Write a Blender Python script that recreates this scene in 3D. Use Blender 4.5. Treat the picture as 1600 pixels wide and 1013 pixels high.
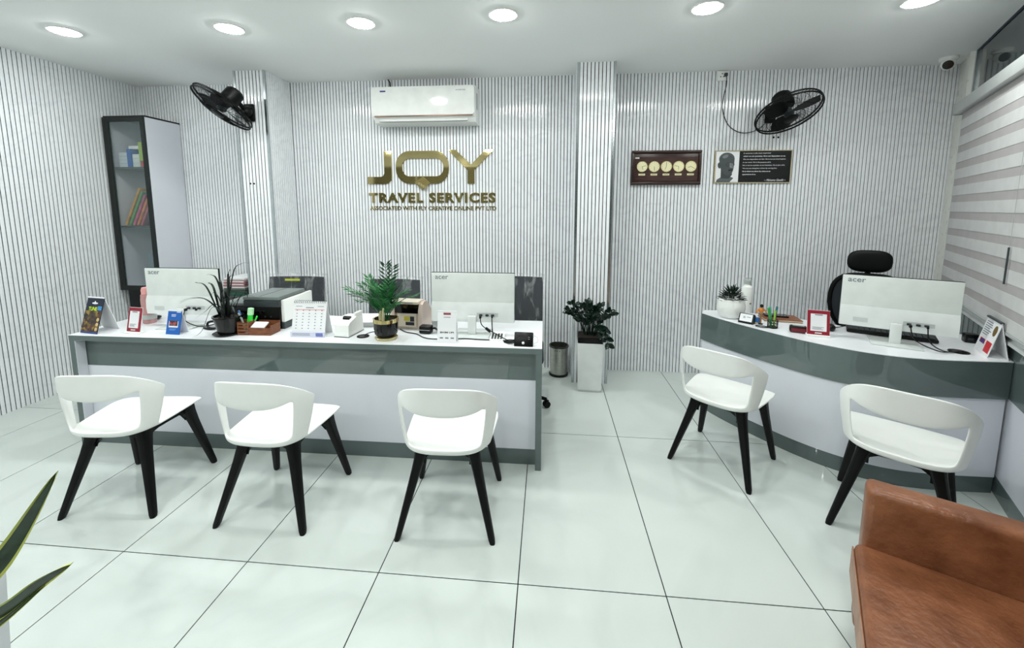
import bpy, bmesh, math, random
from mathutils import Vector, Matrix, Euler

for o in list(bpy.data.objects):
    bpy.data.objects.remove(o, do_unlink=True)
SC = bpy.context.scene
COL = SC.collection
random.seed(7)
R = math.radians

# ------------------------------------------------------------------ camera
cam_d = bpy.data.cameras.new('camera')
cam_o = bpy.data.objects.new('camera', cam_d)
COL.objects.link(cam_o)
FPX, PX, PY = 656.2, 795.4, 406.1           # focal length and principal point (1600 x 1013 frame)
cam_d.sensor_fit = 'HORIZONTAL'
cam_d.sensor_width = 36.0
cam_d.lens = FPX / 1600 * 36.0
cam_d.shift_x = (800 - PX) / 1600
cam_d.shift_y = (PY - 506.5) / 1600
cam_d.clip_start = 0.02
CAM = Vector((0.1054, -1.5688, 1.5543))
_fw = Vector((-0.09095, 0.98840, -0.12162))
_rt = Vector((0.99578, 0.09178, 0.00122))
_up = _rt.cross(_fw)
m = Matrix((( _rt.x, _up.x, -_fw.x, CAM.x), (_rt.y, _up.y, -_fw.y, CAM.y), (_rt.z, _up.z, -_fw.z, CAM.z), (0, 0, 0, 1)))
cam_o.matrix_world = m
SC.camera = cam_o

# ------------------------------------------------------------------ world, lamp strength, exposure
W = bpy.data.worlds.new('world'); SC.world = W
W.use_nodes = True
W.node_tree.nodes['Background'].inputs[0].default_value = (0.02, 0.024, 0.03, 1)    # night outside the shop
W.node_tree.nodes['Background'].inputs[1].default_value = 1.0
LAMP = 172.0                                  # radiance of the round ceiling lamps
LAMP_COL = (0.965, 1.0, 0.972)
SC.view_settings.view_transform = 'Standard'
SC.view_settings.look = 'None'
SC.view_settings.gamma = 1.0
SC.view_settings.use_curve_mapping = False
SC.view_settings.exposure = 0.0

# ------------------------------------------------------------------ materials
def lin(c):
    return tuple((x / 255 / 12.92) if x / 255 <= 0.04045 else ((x / 255 + 0.055) / 1.055) ** 2.4 for x in c)
MATS = {}
def mat(name, rgb, rough=0.5, metal=0.0, var=0.06, scale=12.0, bump=0.0, bscale=60.0, spec=0.5, coat=0.0,
        emit=None, trans=0.0, alpha=1.0, stretch=None, rgb2=None, lo=0.35, hi=0.65, world=False, detail=3.0, ior=1.45, anis=0.0):
    if name in MATS: return MATS[name]
    M = bpy.data.materials.new(name); M.use_nodes = True
    nt = M.node_tree; N = nt.nodes; L = nt.links
    b = N['Principled BSDF']
    c = lin(rgb)
    b.inputs['Roughness'].default_value = rough
    b.inputs['Metallic'].default_value = metal
    b.inputs['Specular IOR Level'].default_value = spec
    b.inputs['Coat Weight'].default_value = coat
    b.inputs['Transmission Weight'].default_value = trans
    b.inputs['Alpha'].default_value = alpha
    b.inputs['IOR'].default_value = ior
    if world:
        src = N.new('ShaderNodeNewGeometry').outputs['Position']
    else:
        src = N.new('ShaderNodeTexCoord').outputs['Object']
    if stretch:
        mp = N.new('ShaderNodeMapping'); mp.inputs['Scale'].default_value = stretch
        L.new(src, mp.inputs['Vector']); src = mp.outputs['Vector']
    nz = N.new('ShaderNodeTexNoise'); nz.inputs['Scale'].default_value = scale; nz.inputs['Detail'].default_value = detail
    L.new(src, nz.inputs['Vector'])
    rp = N.new('ShaderNodeValToRGB'); L.new(nz.outputs['Fac'], rp.inputs['Fac'])
    rp.color_ramp.elements[0].position = lo; rp.color_ramp.elements[1].position = hi
    c2 = lin(rgb2) if rgb2 else tuple(x * (1 - var) for x in c)
    rp.color_ramp.elements[0].color = (*c2, 1); rp.color_ramp.elements[1].color = (*c, 1)
    L.new(rp.outputs['Color'], b.inputs['Base Color'])
    if bump > 0:
        n2 = N.new('ShaderNodeTexNoise'); n2.inputs['Scale'].default_value = bscale; n2.inputs['Detail'].default_value = 4
        L.new(src, n2.inputs['Vector'])
        bp = N.new('ShaderNodeBump'); bp.inputs['Strength'].default_value = bump; bp.inputs['Distance'].default_value = 0.004
        L.new(n2.outputs['Fac'], bp.inputs['Height']); L.new(bp.outputs['Normal'], b.inputs['Normal'])
    if emit:
        b.inputs['Emission Color'].default_value = (*emit[0], 1); b.inputs['Emission Strength'].default_value = emit[1]
    MATS[name] = M
    return M

def veined(name, rgb, vein, rough, scale, amount, spec=0.5):
    """polished stone / printed marble film: base colour with thin soft veins, laid out in room coordinates"""
    M = bpy.data.materials.new(name); M.use_nodes = True
    nt = M.node_tree; N = nt.nodes; L = nt.links
    b = N['Principled BSDF']; b.inputs['Roughness'].default_value = rough; b.inputs['Specular IOR Level'].default_value = spec
    g = N.new('ShaderNodeNewGeometry')
    n1 = N.new('ShaderNodeTexNoise'); n1.inputs['Scale'].default_value = scale; n1.inputs['Detail'].default_value = 5; n1.inputs['Distortion'].default_value = 1.2
    L.new(g.outputs['Position'], n1.inputs['Vector'])
    a = N.new('ShaderNodeMath'); a.operation = 'SUBTRACT'; a.inputs[1].default_value = 0.5; L.new(n1.outputs['Fac'], a.inputs[0])
    ab = N.new('ShaderNodeMath'); ab.operation = 'ABSOLUTE'; L.new(a.outputs[0], ab.inputs[0])
    rp = N.new('ShaderNodeValToRGB'); L.new(ab.outputs[0], rp.inputs['Fac'])
    rp.color_ramp.elements[0].position = 0.0; rp.color_ramp.elements[0].color = (amount, amount, amount, 1)
    rp.color_ramp.elements[1].position = 0.05; rp.color_ramp.elements[1].color = (0, 0, 0, 1)
    n2 = N.new('ShaderNodeTexNoise'); n2.inputs['Scale'].default_value = scale * 0.45; n2.inputs['Detail'].default_value = 2
    L.new(g.outputs['Position'], n2.inputs['Vector'])
    mx = N.new('ShaderNodeMixRGB'); mx.inputs['Color1'].default_value = (*lin(rgb), 1); mx.inputs['Color2'].default_value = (*lin(vein), 1)
    mu = N.new('ShaderNodeMath'); mu.operation = 'MULTIPLY'; L.new(rp.outputs['Color'], mu.inputs[0]); L.new(n2.outputs['Fac'], mu.inputs[1])
    L.new(mu.outputs[0], mx.inputs['Fac']); L.new(mx.outputs['Color'], b.inputs['Base Color'])
    MATS[name] = M
    return M

M_TILE = veined('polished_white_tile', (208, 216, 212), (182, 191, 188), 0.06, 0.8, 0.40, 0.55)
M_SLAT = veined('white_marble_film', (245, 248, 251), (130, 140, 150), 0.10, 4.2, 0.16, 0.75)
M_GROUT = mat('dark_grout', (26, 30, 30), 0.9)
M_GROOVE = mat('black_groove', (2, 2, 4), 0.9, spec=0.05)
M_CEIL = mat('ceiling_paint', (250, 252, 251), 0.75, var=0.015, scale=1.5)
M_ALU = mat('aluminium', (196, 202, 204), 0.22, 0.95, var=0.1, scale=8)
M_POST = mat('stained_white_post', (232, 232, 226), 0.45, 0, rgb2=(190, 188, 178), scale=20, lo=0.2, hi=0.42)
M_DARKGLASS = mat('dark_glass', (30, 44, 46), 0.05, 0.0, var=0.25, scale=2.5, spec=0.9)
M_GREY = mat('grey_laminate', (96, 110, 109), 0.035, 0, var=0.12, scale=3.0, spec=0.85)
M_WHITELAM = mat('white_laminate', (228, 231, 239), 0.12, 0, var=0.03, scale=2)
M_TOP = mat('white_worktop', (240, 243, 246), 0.15, 0, var=0.02, scale=3)
M_WPLAS = mat('white_plastic', (244, 246, 243), 0.32, 0, var=0.02)
M_BPLAS = mat('black_plastic', (5, 7, 7), 0.45, 0, var=0.2, spec=0.25)
M_BLACK = mat('black_satin', (6, 7, 8), 0.32, spec=0.35)
M_BGLOSS = mat('black_gloss', (5, 6, 6), 0.08)
M_LEATHER = mat('brown_leather', (148, 95, 64), 0.33, 0, rgb2=(106, 62, 38), scale=9, lo=0.3, hi=0.72, bump=0.8, bscale=42, detail=6)
M_LPIPE = mat('brown_leather_pale', (168, 128, 104), 0.45, 0, rgb2=(140, 98, 76), scale=14, bump=0.3, bscale=80)
M_GOLD = mat('gold_mirror', (206, 188, 132), 0.045, 1.0, var=0.02)
M_BLIND1 = mat('blind_cloth_pale', (204, 205, 204), 0.9, bump=0.2, bscale=300)
M_BLIND2 = mat('blind_cloth_sheer', (177, 173, 173), 0.9, bump=0.2, bscale=300)
M_STEEL = mat('brushed_steel', (196, 196, 188), 0.28, 1.0, var=0.25, scale=30, stretch=(1, 1, 12))
M_PAPER = mat('paper', (240, 241, 243), 0.7, var=0.02)
M_INK = mat('dark_ink', (40, 44, 50), 0.7)
M_GREYINK = mat('grey_ink', (128, 134, 142), 0.7)
M_SOIL = mat('soil', (38, 28, 22), 0.95, scale=60, var=0.5, bump=0.8, bscale=120)
M_GREY_D = mat('charcoal_plastic', (52, 60, 62), 0.4)
M_GREY_L = mat('pale_grey_plastic', (176, 182, 180), 0.35)
M_CHROME = mat('chrome', (210, 214, 214), 0.08, 1.0)
M_RED = mat('maroon_card', (150, 28, 48), 0.35)
M_WOOD = mat('brown_wood', (138, 84, 52), 0.5, rgb2=(98, 54, 32), scale=18, stretch=(1, 6, 6))
M_DWOOD = mat('dark_walnut', (62, 42, 36), 0.28, rgb2=(40, 26, 24), scale=14, stretch=(1, 8, 8))

# ------------------------------------------------------------------ mesh builder
class MB:
    def __init__(s): s.v = []; s.f = []
    def add(s, vs, fs, M=None):
        n = len(s.v)
        s.v += [tuple(M @ Vector(p)) if M else tuple(p) for p in vs]
        s.f += [tuple(i + n for i in f) for f in fs]
        return s
    def box(s, x0, x1, y0, y1, z0, z1, M=None):
        vs = [(x, y, z) for z in (z0, z1) for y in (y0, y1) for x in (x0, x1)]
        return s.add(vs, [(0, 2, 3, 1), (4, 5, 7, 6), (0, 1, 5, 4), (2, 6, 7, 3), (0, 4, 6, 2), (1, 3, 7, 5)], M)
    def rbox(s, x0, x1, y0, y1, z0, z1, r=0.01, seg=3, M=None, edges=None):
        bm = bmesh.new()
        bmesh.ops.create_cube(bm, size=1)
        for v in bm.verts:
            v.co = Vector(((x0 + x1) / 2 + v.co.x * (x1 - x0), (y0 + y1) / 2 + v.co.y * (y1 - y0), (z0 + z1) / 2 + v.co.z * (z1 - z0)))
        es = bm.edges[:] if edges is None else [e for e in bm.edges if abs((e.verts[0].co - e.verts[1].co)['xyz'.index(edges)]) > 1e-6]
        bmesh.ops.bevel(bm, geom=es, offset=r, segments=seg, profile=0.5, affect='EDGES')
        return s.addbm(bm, M)
    def addbm(s, bm, M=None):
        bm.verts.index_update()
        s.add([v.co[:] for v in bm.verts], [tuple(v.index for v in f.verts) for f in bm.faces], M)
        bm.free(); return s
    def prism(s, poly, z0, z1, M=None):
        n = len(poly)
        if sum(poly[i][0] * poly[(i + 1) % n][1] - poly[(i + 1) % n][0] * poly[i][1] for i in range(n)) < 0: poly = poly[::-1]
        vs = [(p[0], p[1], z0) for p in poly] + [(p[0], p[1], z1) for p in poly]
        fs = [tuple(range(n - 1, -1, -1)), tuple(range(n, 2 * n))] + [(i, (i + 1) % n, n + (i + 1) % n, n + i) for i in range(n)]
        return s.add(vs, fs, M)
    def lathe(s, prof, n=24, M=None, ring=False):
        vs = []; fs = []; k = len(prof)
        for i in range(n):
            a = 2 * math.pi * i / n
            for r, z in prof: vs.append((r * math.cos(a), r * math.sin(a), z))
        for i in range(n):
            j = (i + 1) % n
            for q in range(k if ring else k - 1): fs.append((i * k + q, j * k + q, j * k + (q + 1) % k, i * k + (q + 1) % k))
        if ring: return s.add(vs, fs, M)
        if prof[0][0] > 1e-6: fs.append(tuple(i * k for i in range(n - 1, -1, -1)))
        if prof[-1][0] > 1e-6: fs.append(tuple(i * k + k - 1 for i in range(n)))
        return s.add(vs, fs, M)
    def cyl(s, r, z0, z1, n=24, M=None, r2=None):
        return s.lathe([(r, z0), (r if r2 is None else r2, z1)], n, M)
    def ball(s, r, c=(0, 0, 0), n=16, m=10, sc=(1, 1, 1), M=None):
        prof = [(max(r * math.sin(math.pi * i / m), 0.0), -r * math.cos(math.pi * i / m)) for i in range(m + 1)]
        T = Matrix.Translation(c) @ Matrix.Diagonal((*sc, 1))
        return s.lathe(prof, n, (M @ T) if M else T)
    def tube(s, pts, r, n=8, closed=False, M=None, flat=1.0):
        pts = [Vector(p) for p in pts]; k = len(pts)
        rs = r if isinstance(r, (list, tuple)) else [r] * k
        vs = []; fs = []
        up = Vector((0, 0, 1)); prev = None
        for i in range(k):
            a = pts[(i - 1) % k] if (closed or i > 0) else pts[i]
            b = pts[(i + 1) % k] if (closed or i < k - 1) else pts[i]
            t = (b - a).normalized()
            if prev is None:
                x = t.cross(up)
                if x.length < 1e-3: x = t.cross(Vector((1, 0, 0)))
                x.normalize()
            else:
                x = prev - t * prev.dot(t)
                if x.length < 1e-4: x = t.cross(up)
                x.normalize()
            prev = x; y = t.cross(x)
            for j in range(n):
                an = 2 * math.pi * j / n
                vs.append(pts[i] + (x * math.cos(an) + y * math.sin(an) * flat) * rs[i])
        for i in range(k if closed else k - 1):
            i2 = (i + 1) % k
            for j in range(n):
                j2 = (j + 1) % n
                fs.append((i * n + j, i * n + j2, i2 * n + j2, i2 * n + j))
        if not closed:
            fs.append(tuple(range(n - 1, -1, -1))); fs.append(tuple((k - 1) * n + j for j in range(n)))
        return s.add(vs, fs, M)
    def loft(s, rings, caps=True, M=None):
        n = len(rings[0]); vs = [p for r in rings for p in r]; fs = []
        for i in range(len(rings) - 1):
            for j in range(n):
                j2 = (j + 1) % n
                fs.append((i * n + j, i * n + j2, (i + 1) * n + j2, (i + 1) * n + j))
        if caps: fs.append(tuple(range(n - 1, -1, -1))); fs.append(tuple((len(rings) - 1) * n + j for j in range(n)))
        return s.add(vs, fs, M)
    def mesh(s, name, material, smooth=32):
        me = bpy.data.meshes.new(name); me.from_pydata(s.v, [], s.f); me.update()
        if smooth:
            me.polygons.foreach_set('use_smooth', [True] * len(me.polygons))
            try: me.set_sharp_from_angle(angle=R(smooth))
            except Exception: pass
        me.materials.append(material)
        return me
    def build(s, name, material, parent=None, loc=(0, 0, 0), rot=(0, 0, 0), smooth=32):
        o = bpy.data.objects.new(name, s.mesh(name, material, smooth)); COL.objects.link(o)
        o.location = loc; o.rotation_euler = rot
        if parent is not None: o.parent = parent
        return o

def place(me, name, parent=None, loc=(0, 0, 0), rot=(0, 0, 0), scale=(1, 1, 1)):
    o = bpy.data.objects.new(name, me); COL.objects.link(o)
    o.location = loc; o.rotation_euler = rot; o.scale = scale
    if parent is not None: o.parent = parent
    return o
def tag(o, label=None, cat=None, group=None, kind=None):
    if label: o['label'] = label
    if cat: o['category'] = cat
    if group: o['group'] = group
    if kind: o['kind'] = kind
    return o
def thing(name, label, cat, loc=(0, 0, 0), rz=0.0, group=None):
    o = bpy.data.objects.new(name, None); COL.objects.link(o)
    o.location = loc; o.rotation_euler = (0, 0, rz); o.empty_display_size = 0.05
    return tag(o, label, cat, group)
def dup(root, loc, rz, label=None):
    r = root.copy(); COL.objects.link(r); r.location = loc; r.rotation_euler = (0, 0, rz)
    if label: r['label'] = label
    for ch in list(root.children):
        c = ch.copy(); COL.objects.link(c); c.parent = r
        for g in ch.children:
            d = g.copy(); COL.objects.link(d); d.parent = c
    return r
def struct(o): o['kind'] = 'structure'; return o
def TR(x=0, y=0, z=0): return Matrix.Translation((x, y, z))
def RX(a): return Matrix.Rotation(a, 4, 'X')
def RY(a): return Matrix.Rotation(a, 4, 'Y')
def RZ(a): return Matrix.Rotation(a, 4, 'Z')
def frame_to(n, upv=(0, 0, 1)):
    """rotation whose local +Z is n"""
    z = Vector(n).normalized(); x = Vector(upv).cross(z)
    if x.length < 1e-4: x = Vector((1, 0, 0))
    x.normalize(); y = z.cross(x)
    return Matrix(((x.x, y.x, z.x, 0), (x.y, y.y, z.y, 0), (x.z, y.z, z.z, 0), (0, 0, 0, 1)))

def text_mb(body, size=0.1, depth=0.002, bold=0.0, align='LEFT', sx=1.0, res=3, shear=0.0, track=1.0):
    """lettering lying in the local XZ plane, facing -Y"""
    cu = bpy.data.curves.new('t', 'FONT'); cu.body = body; cu.size = size; cu.extrude = depth / 2
    cu.align_x = align; cu.offset = bold; cu.resolution_u = res; cu.shear = shear; cu.space_character = track
    ob = bpy.data.objects.new('t', cu); COL.objects.link(ob)
    dg = bpy.context.evaluated_depsgraph_get()
    me = bpy.data.meshes.new_from_object(ob.evaluated_get(dg))
    mb = MB()
    mb.add([(v.co.x * sx, -v.co.z, v.co.y) for v in me.vertices], [tuple(p.vertices) for p in me.polygons])
    bpy.data.objects.remove(ob, do_unlink=True); bpy.data.curves.remove(cu); bpy.data.meshes.remove(me)
    return mb
def extent(mb):
    xs = [p[0] for p in mb.v]; zs = [p[2] for p in mb.v]
    return min(xs), max(xs), min(zs), max(zs)
def fit_text(mb, x0, x1, z0, z1, y=0.0):
    a, b, c, d = extent(mb)
    mb.v = [(x0 + (p[0] - a) * (x1 - x0) / (b - a), p[1] + y, z0 + (p[2] - c) * (z1 - z0) / (d - c)) for p in mb.v]
    return mb

# ================================================================== THE ROOM
ZC = 2.745                     # ceiling height
XL, YB, YF = -3.98, 2.42, -3.3 # left wall, back wall, front wall (behind the viewer)
P0 = Vector((2.56, 0.795)); WD = Vector((0.507, 0.862)); WN = Vector((0.862, -0.507))   # slanted right wall: a point, its direction, its outward normal
def wpt(t, off=0.0):           # a point on the right wall's line, off = distance into the room
    p = P0 + WD * t - WN * off
    return (p.x, p.y)
T_B = (YB - P0.y) / WD.y; T_F = (YF - P0.y) / WD.y
ROOM = [(XL, YF), wpt(T_F), wpt(T_B), (XL, YB)]

# --- floor: dark bed, polished 600 x 1200 tiles standing 2 mm proud of the joints
floor = struct(MB().prism(ROOM, -0.06, -0.002).build('floor', M_GROUT))
def clip(poly, a, b):          # keep the left side of a->b
    out = []
    for i in range(len(poly)):
        p, q = poly[i], poly[(i + 1) % len(poly)]
        sp = (b[0] - a[0]) * (p[1] - a[1]) - (b[1] - a[1]) * (p[0] - a[0])
        sq = (b[0] - a[0]) * (q[1] - a[1]) - (b[1] - a[1]) * (q[0] - a[0])
        if sp >= 0: out.append(p)
        if sp * sq < 0:
            t = sp / (sp - sq); out.append((p[0] + (q[0] - p[0]) * t, p[1] + (q[1] - p[1]) * t))
    return out
G = 0.0024
for i in range(-7, 7):
    for j in range(-3, 3):
        x0, x1, y0, y1 = i * .6 + G, (i + 1) * .6 - G, j * 1.2 + G, (j + 1) * 1.2 - G
        poly = [(x0, y0), (x1, y0), (x1, y1), (x0, y1)]
        for k in range(4):
            poly = clip(poly, ROOM[k], ROOM[(k + 1) % 4])
            if len(poly) < 3: break
        if len(poly) >= 3: MB().prism(poly, -0.012, 0.0).build('tile', M_TILE, floor, smooth=0)

# --- ceiling
struct(MB().prism(ROOM, ZC, ZC + 0.1).build('ceiling', M_CEIL))

# --- slatted walls: dark backing, each slat a rounded white batten
PITCH, SW, SD = 0.0303, 0.0243, 0.006
def slat_mesh(z0, z1):
    prof = [(-SW / 2, 0), (-SW / 2, -SD * .72), (-SW * .45, -SD * .88), (-SW * .30, -SD * .955), (-SW * .10, -SD), (SW * .10, -SD), (SW * .30, -SD * .955), (SW * .45, -SD * .88), (SW / 2, -SD * .72), (SW / 2, 0)]
    return MB().prism(prof, z0, z1).mesh('slat', M_SLAT, smooth=50)
SLAT = slat_mesh(0.0, ZC)
def slat_run(parent, a, b, ang):
    """battens side by side from a to b; ang turns the batten's face (0 = facing -Y)"""
    a = Vector(a); b = Vector(b); n = int(round((b - a).length / PITCH)); d = (b - a) / n
    for i in range(n):
        p = a + d * (i + .5)
        place(SLAT, 'slat', parent, (p.x, p.y, 0), (0, 0, ang))
wb = struct(MB().box(XL - .1, 3.62, YB, YB + .1, 0, ZC).build('wall_back', M_GROOVE))
PIL1 = (-2.650, -2.372, 2.045); PIL2 = (0.340, 0.640, 2.090)       # x0, x1, front y
slat_run(wb, (XL + .005, YB, 0), (PIL1[0] - .003, YB, 0), 0)
slat_run(wb, (PIL1[1] + .003, YB, 0), (PIL2[0] - .003, YB, 0), 0)
slat_run(wb, (PIL2[1] + .003, YB, 0), (3.512, YB, 0), 0)
wl = struct(MB().box(XL - .1, XL, YF - .1, YB + .1, 0, ZC).build('wall_left', M_GROOVE))
slat_run(wl, (XL, YB + .012, 0), (XL, YF, 0), R(90))
for k, (x0, x1, yf) in enumerate((PIL1, PIL2)):
    p = struct(MB().box(x0, x1, yf, YB + .02, 0, ZC).build('pillar', M_GROOVE))
    slat_run(p, (x0 + .011, yf, 0), (x1 - .011, yf, 0), 0)
    slat_run(p, (x0, YB - .008, 0), (x0, yf + .012, 0), R(-90))
    slat_run(p, (x1, yf + .012, 0), (x1, YB - .008, 0), R(90))
    for sx, xx in ((1, x0), (-1, x1)):
        t = MB()
        t.prism([(xx - sx * .008, yf - .008), (xx + sx * .012, yf - .008), (xx + sx * .012, yf - .001), (xx - sx * .001, yf - .001), (xx - sx * .001, yf + .014), (xx - sx * .008, yf + .014)], 0, ZC)
        t.build('corner_trim', M_ALU, p, smooth=0)
    p['label'] = ['slatted pillar carrying the left wall fan', 'slatted pillar behind the tall white planter'][k]
# two screw heads left in the first pillar's face
for sx in (-2.565, -2.53):
    MB().lathe([(0, -.004), (.007, -.003), (.008, 0)], 10, TR(sx, PIL1[2] - .007, 1.772) @ RX(R(90)) @ RX(R(180))).build('screw', M_BLACK, bpy.data.objects['pillar'])

# --- right wall: laminate dado, sill, blind-covered glazing, dark glass top light, corner post
wr = MB()
def wallslab(mb, t0, t1, o0, o1, z0, z1):   # o = offset into the room
    return mb.prism([wpt(t0, o0), wpt(t1, o0), wpt(t1, o1), wpt(t0, o1)], z0, z1)
wallslab(wr, T_F, T_B, -.11, -.02, 0, ZC)
wr = struct(wr.build('wall_right', M_GROOVE))
DB = 0.535; PB = 0.098
wallslab(MB(), T_F, 1.52, -.02, .002, 0, PB).build('plinth', M_GREY, wr)
wallslab(MB(), T_F, 1.52, -.02, 0, PB + .001, .549).build('dado_panel', M_WHITELAM, wr)
wallslab(MB(), T_F, 1.52, -.02, .001, .550, .838).build('dado_band', M_GREY, wr)
tr = MB(); wallslab(tr, T_F, 1.56, -.02, .030, .838, .856); wallslab(tr, T_F, 1.56, -.02, .016, .857, .880)
struct(tr.build('trim_1', mat('white_aluminium', (224, 228, 228), .3), smooth=0))
w1 = struct(wallslab(MB(), T_F, 1.50, -.02, -.012, .881, ZC - .002).build('window_1', M_DARKGLASS))
for t in (T_F + .03, -1.9, -.30, 1.49):
    wallslab(MB(), t - .02, t + .02, -.012, .004, .881, ZC - .003).build('mullion', M_ALU, w1)
MB().prism([wpt(1.50, -.02), wpt(1.50, .030), wpt(1.60, .030), wpt(1.64, .012), wpt(T_B - .03, .012), (3.515, YB - .001), wpt(T_B, -.02)], 0, ZC - .001).build('corner_post', M_POST, wr, smooth=0)
MB().lathe([(.009, -.004), (.009, 0)], 12, Matrix.Translation((*wpt(1.55, .030), 1.36)) @ frame_to((-WN.x, -WN.y, 0))).build('post_hole', M_BLACK, wr)

# --- front wall behind the viewer: shopfront of dark glass over a low laminate dado
wf = struct(MB().box(XL - .1, wpt(T_F)[0] + .1, YF - .1, YF, 0, ZC).build('wall_front', M_GROOVE))
MB().box(XL, wpt(T_F)[0], YF, YF + .01, 2.52, ZC - .001).build('fascia_panel', M_WHITELAM, wf)
for k in range(4):
    x0 = XL + .02 + k * 1.02
    pane = struct(MB().box(x0 + .03, x0 + .99, YF, YF + .012, .05, 2.50).build('window_%d' % (k + 2), mat('frosted_shopfront', (112, 114, 104), .25)))
    f = MB(); f.box(x0, x0 + .03, YF, YF + .03, 0, 2.52); f.box(x0 + .99, x0 + 1.02, YF, YF + .03, 0, 2.52); f.box(x0 + .03, x0 + .99, YF, YF + .03, 0, .05); f.box(x0 + .03, x0 + .99, YF, YF + .03, 2.49, 2.52)
    f.build('window_frame', M_ALU, pane, smooth=0)

# --- round ceiling lamps
M_LENS = mat('lamp_lens', (255, 255, 255), .5, emit=(LAMP_COL, LAMP))
def downlight(x, y, label):
    t = thing('ceiling_light', label, 'ceiling light', (x, y, ZC), 0, 'round downlights')
    MB().lathe([(.080, .0), (.092, .0), (.092, -.005), (.088, -.008), (.080, -.008)], 40, ring=True).build('ring', M_WPLAS, t)
    MB().lathe([(0, -.019), (.030, -.018), (.055, -.015), (.072, -.010), (.0795, -.004), (.0795, -.001), (0, -.001)], 40).build('lens', M_LENS, t)
ROW1 = [(-3.172, 1.155), (-2.024, 1.212), (-1.112, 1.209), (-.186, 1.176), (1.036, 1.195), (2.226, 1.215)]
LB1 = ['round downlight at the far left, above the left wall', 'round downlight second from the left, near the left fan', 'round downlight third from the left, left of the air conditioner',
       'round downlight above and right of the air conditioner', 'round downlight second from the right, above the clock board', 'round downlight cut by the top right of the picture']
for (x, y), l in zip(ROW1, LB1): downlight(x, y, l)
for j, yy in enumerate((-.52, -2.3)):
    for x in ((-3.17, -2.02, -1.11, -.19, 1.0) if j == 0 else (-3.17, -2.02, -1.11, -.19)):
        downlight(x, yy, 'round downlight overhead in the row %s, %s' % (('above the white chairs', 'behind the viewer')[j], {-3.17: 'nearest the left wall', -2.02: 'second from the left wall', -1.11: 'third from the left wall', -.19: 'fourth from the left wall', 1.0: 'nearest the sofa'}[x]))

# ================================================================== FURNITURE
# --- long reception counter
CT = 0.755
ct = thing('reception_counter', 'long white topped reception counter with grey frame and white front', 'counter', (-1.415, .757, 0), R(.45))
X0, X1, YD = -1.497, 1.497, .60      # local: x along the counter, y back from its front edge
MB().rbox(X0, X1, 0.0, YD, CT - .004, CT, .0015, 1).build('worktop', M_TOP, ct)
MB().box(X0, X1, 0.001, YD - .002, CT - .036, CT - .0045).build('top_edge', M_GREY, ct)
for x, s in ((X0, 1), (X1, -1)):
    MB().box(min(x, x + s * .036), max(x, x + s * .036), .002, YD - .004, 0, CT - .0365).build('end_panel', M_GREY, ct)
MB().box(X0 + .0365, X0 + .040, .003, .060, .001, CT - .037).build('end_lining', M_WHITELAM, ct)
MB().box(X0 + .0365, X1 - .0365, .064, .082, DB + .001, CT - .0365).build('upper_band', M_GREY, ct)
MB().box(X0 + .0365, X1 - .0365, .062, .082, PB, DB).build('front_panel', M_WHITELAM, ct)
MB().box(X0 + .0365, X1 - .0365, .060, .082, 0, PB - .001).build('plinth', M_GREY, ct)
MB().box(-.50, -.47, .09, YD - .03, 0, CT - .037).build('divider', M_WHITELAM, ct)
MB().box(.50, .53, .09, YD - .03, 0, CT - .037).build('divider', M_WHITELAM, ct)

# --- curved desk by the window wall
FRONT = [(1.300, 1.724), (1.362, 1.575), (1.432, 1.444), (1.552, 1.253), (1.681, 1.075), (1.825, .935), (2.000, .835), (2.215, .793), (2.553, .790)]
def cr(P, n=6):
    out = []
    for i in range(len(P) - 1):
        p0 = P[max(i - 1, 0)]; p1 = P[i]; p2 = P[i + 1]; p3 = P[min(i + 2, len(P) - 1)]
        for k in range(n):
            t = k / n
            out.append(tuple(.5 * (2 * p1[a] + (p2[a] - p0[a]) * t + (2 * p0[a] - 5 * p1[a] + 4 * p2[a] - p3[a]) * t * t + (3 * p1[a] - p0[a] - 3 * p2[a] + p3[a]) * t ** 3) for a in range(len(p1))))
    return out + [tuple(P[-1])]
FC = cr(FRONT)
def offs(C, d):                 # d > 0: towards the back of the desk
    out = []
    for i, p in enumerate(C):
        a = C[max(i - 1, 0)]; b = C[min(i + 1, len(C) - 1)]
        tx, ty = b[0] - a[0], b[1] - a[1]; l = math.hypot(tx, ty)
        out.append((p[0] - ty / l * d, p[1] + tx / l * d))
    return out
BACK = [(2.853, 1.31), (2.56, 1.305), (2.34, 1.335), (2.13, 1.43), (1.969, 1.581), (1.905, 1.632), (1.70, 1.735), (1.463, 1.815), (1.345, 1.815)]
desk = thing('curved_desk', 'curved white topped desk with dark grey band beside the window blind', 'desk', (1.9, 1.2, 0))
def dl(P): return [(p[0] - 1.9, p[1] - 1.2) for p in P]
wallend = [(2.553, .790), (2.850, 1.306)]
MB().prism(dl(FC[:-1] + wallend + BACK[1:]), CT - .004, CT).build('worktop', M_TOP, desk, smooth=0)
def strip(d0, d1, z0, z1, nm, mt):
    MB().prism(dl(offs(FC, d0) + offs(FC, d1)[::-1]), z0, z1).build(nm, mt, desk, smooth=25)
strip(.001, .022, .547, CT - .0045, 'upper_band', M_GREY)
strip(.012, .026, .095, .5465, 'front_panel', M_WHITELAM)
strip(.016, .028, 0, .0945, 'plinth', M_GREY)
MB().prism(dl([(1.306, 1.722), (1.328, 1.732), (1.362, 1.810), (1.340, 1.812)]), 0, CT - .0045).build('end_panel', M_WHITELAM, desk, smooth=0)
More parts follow.
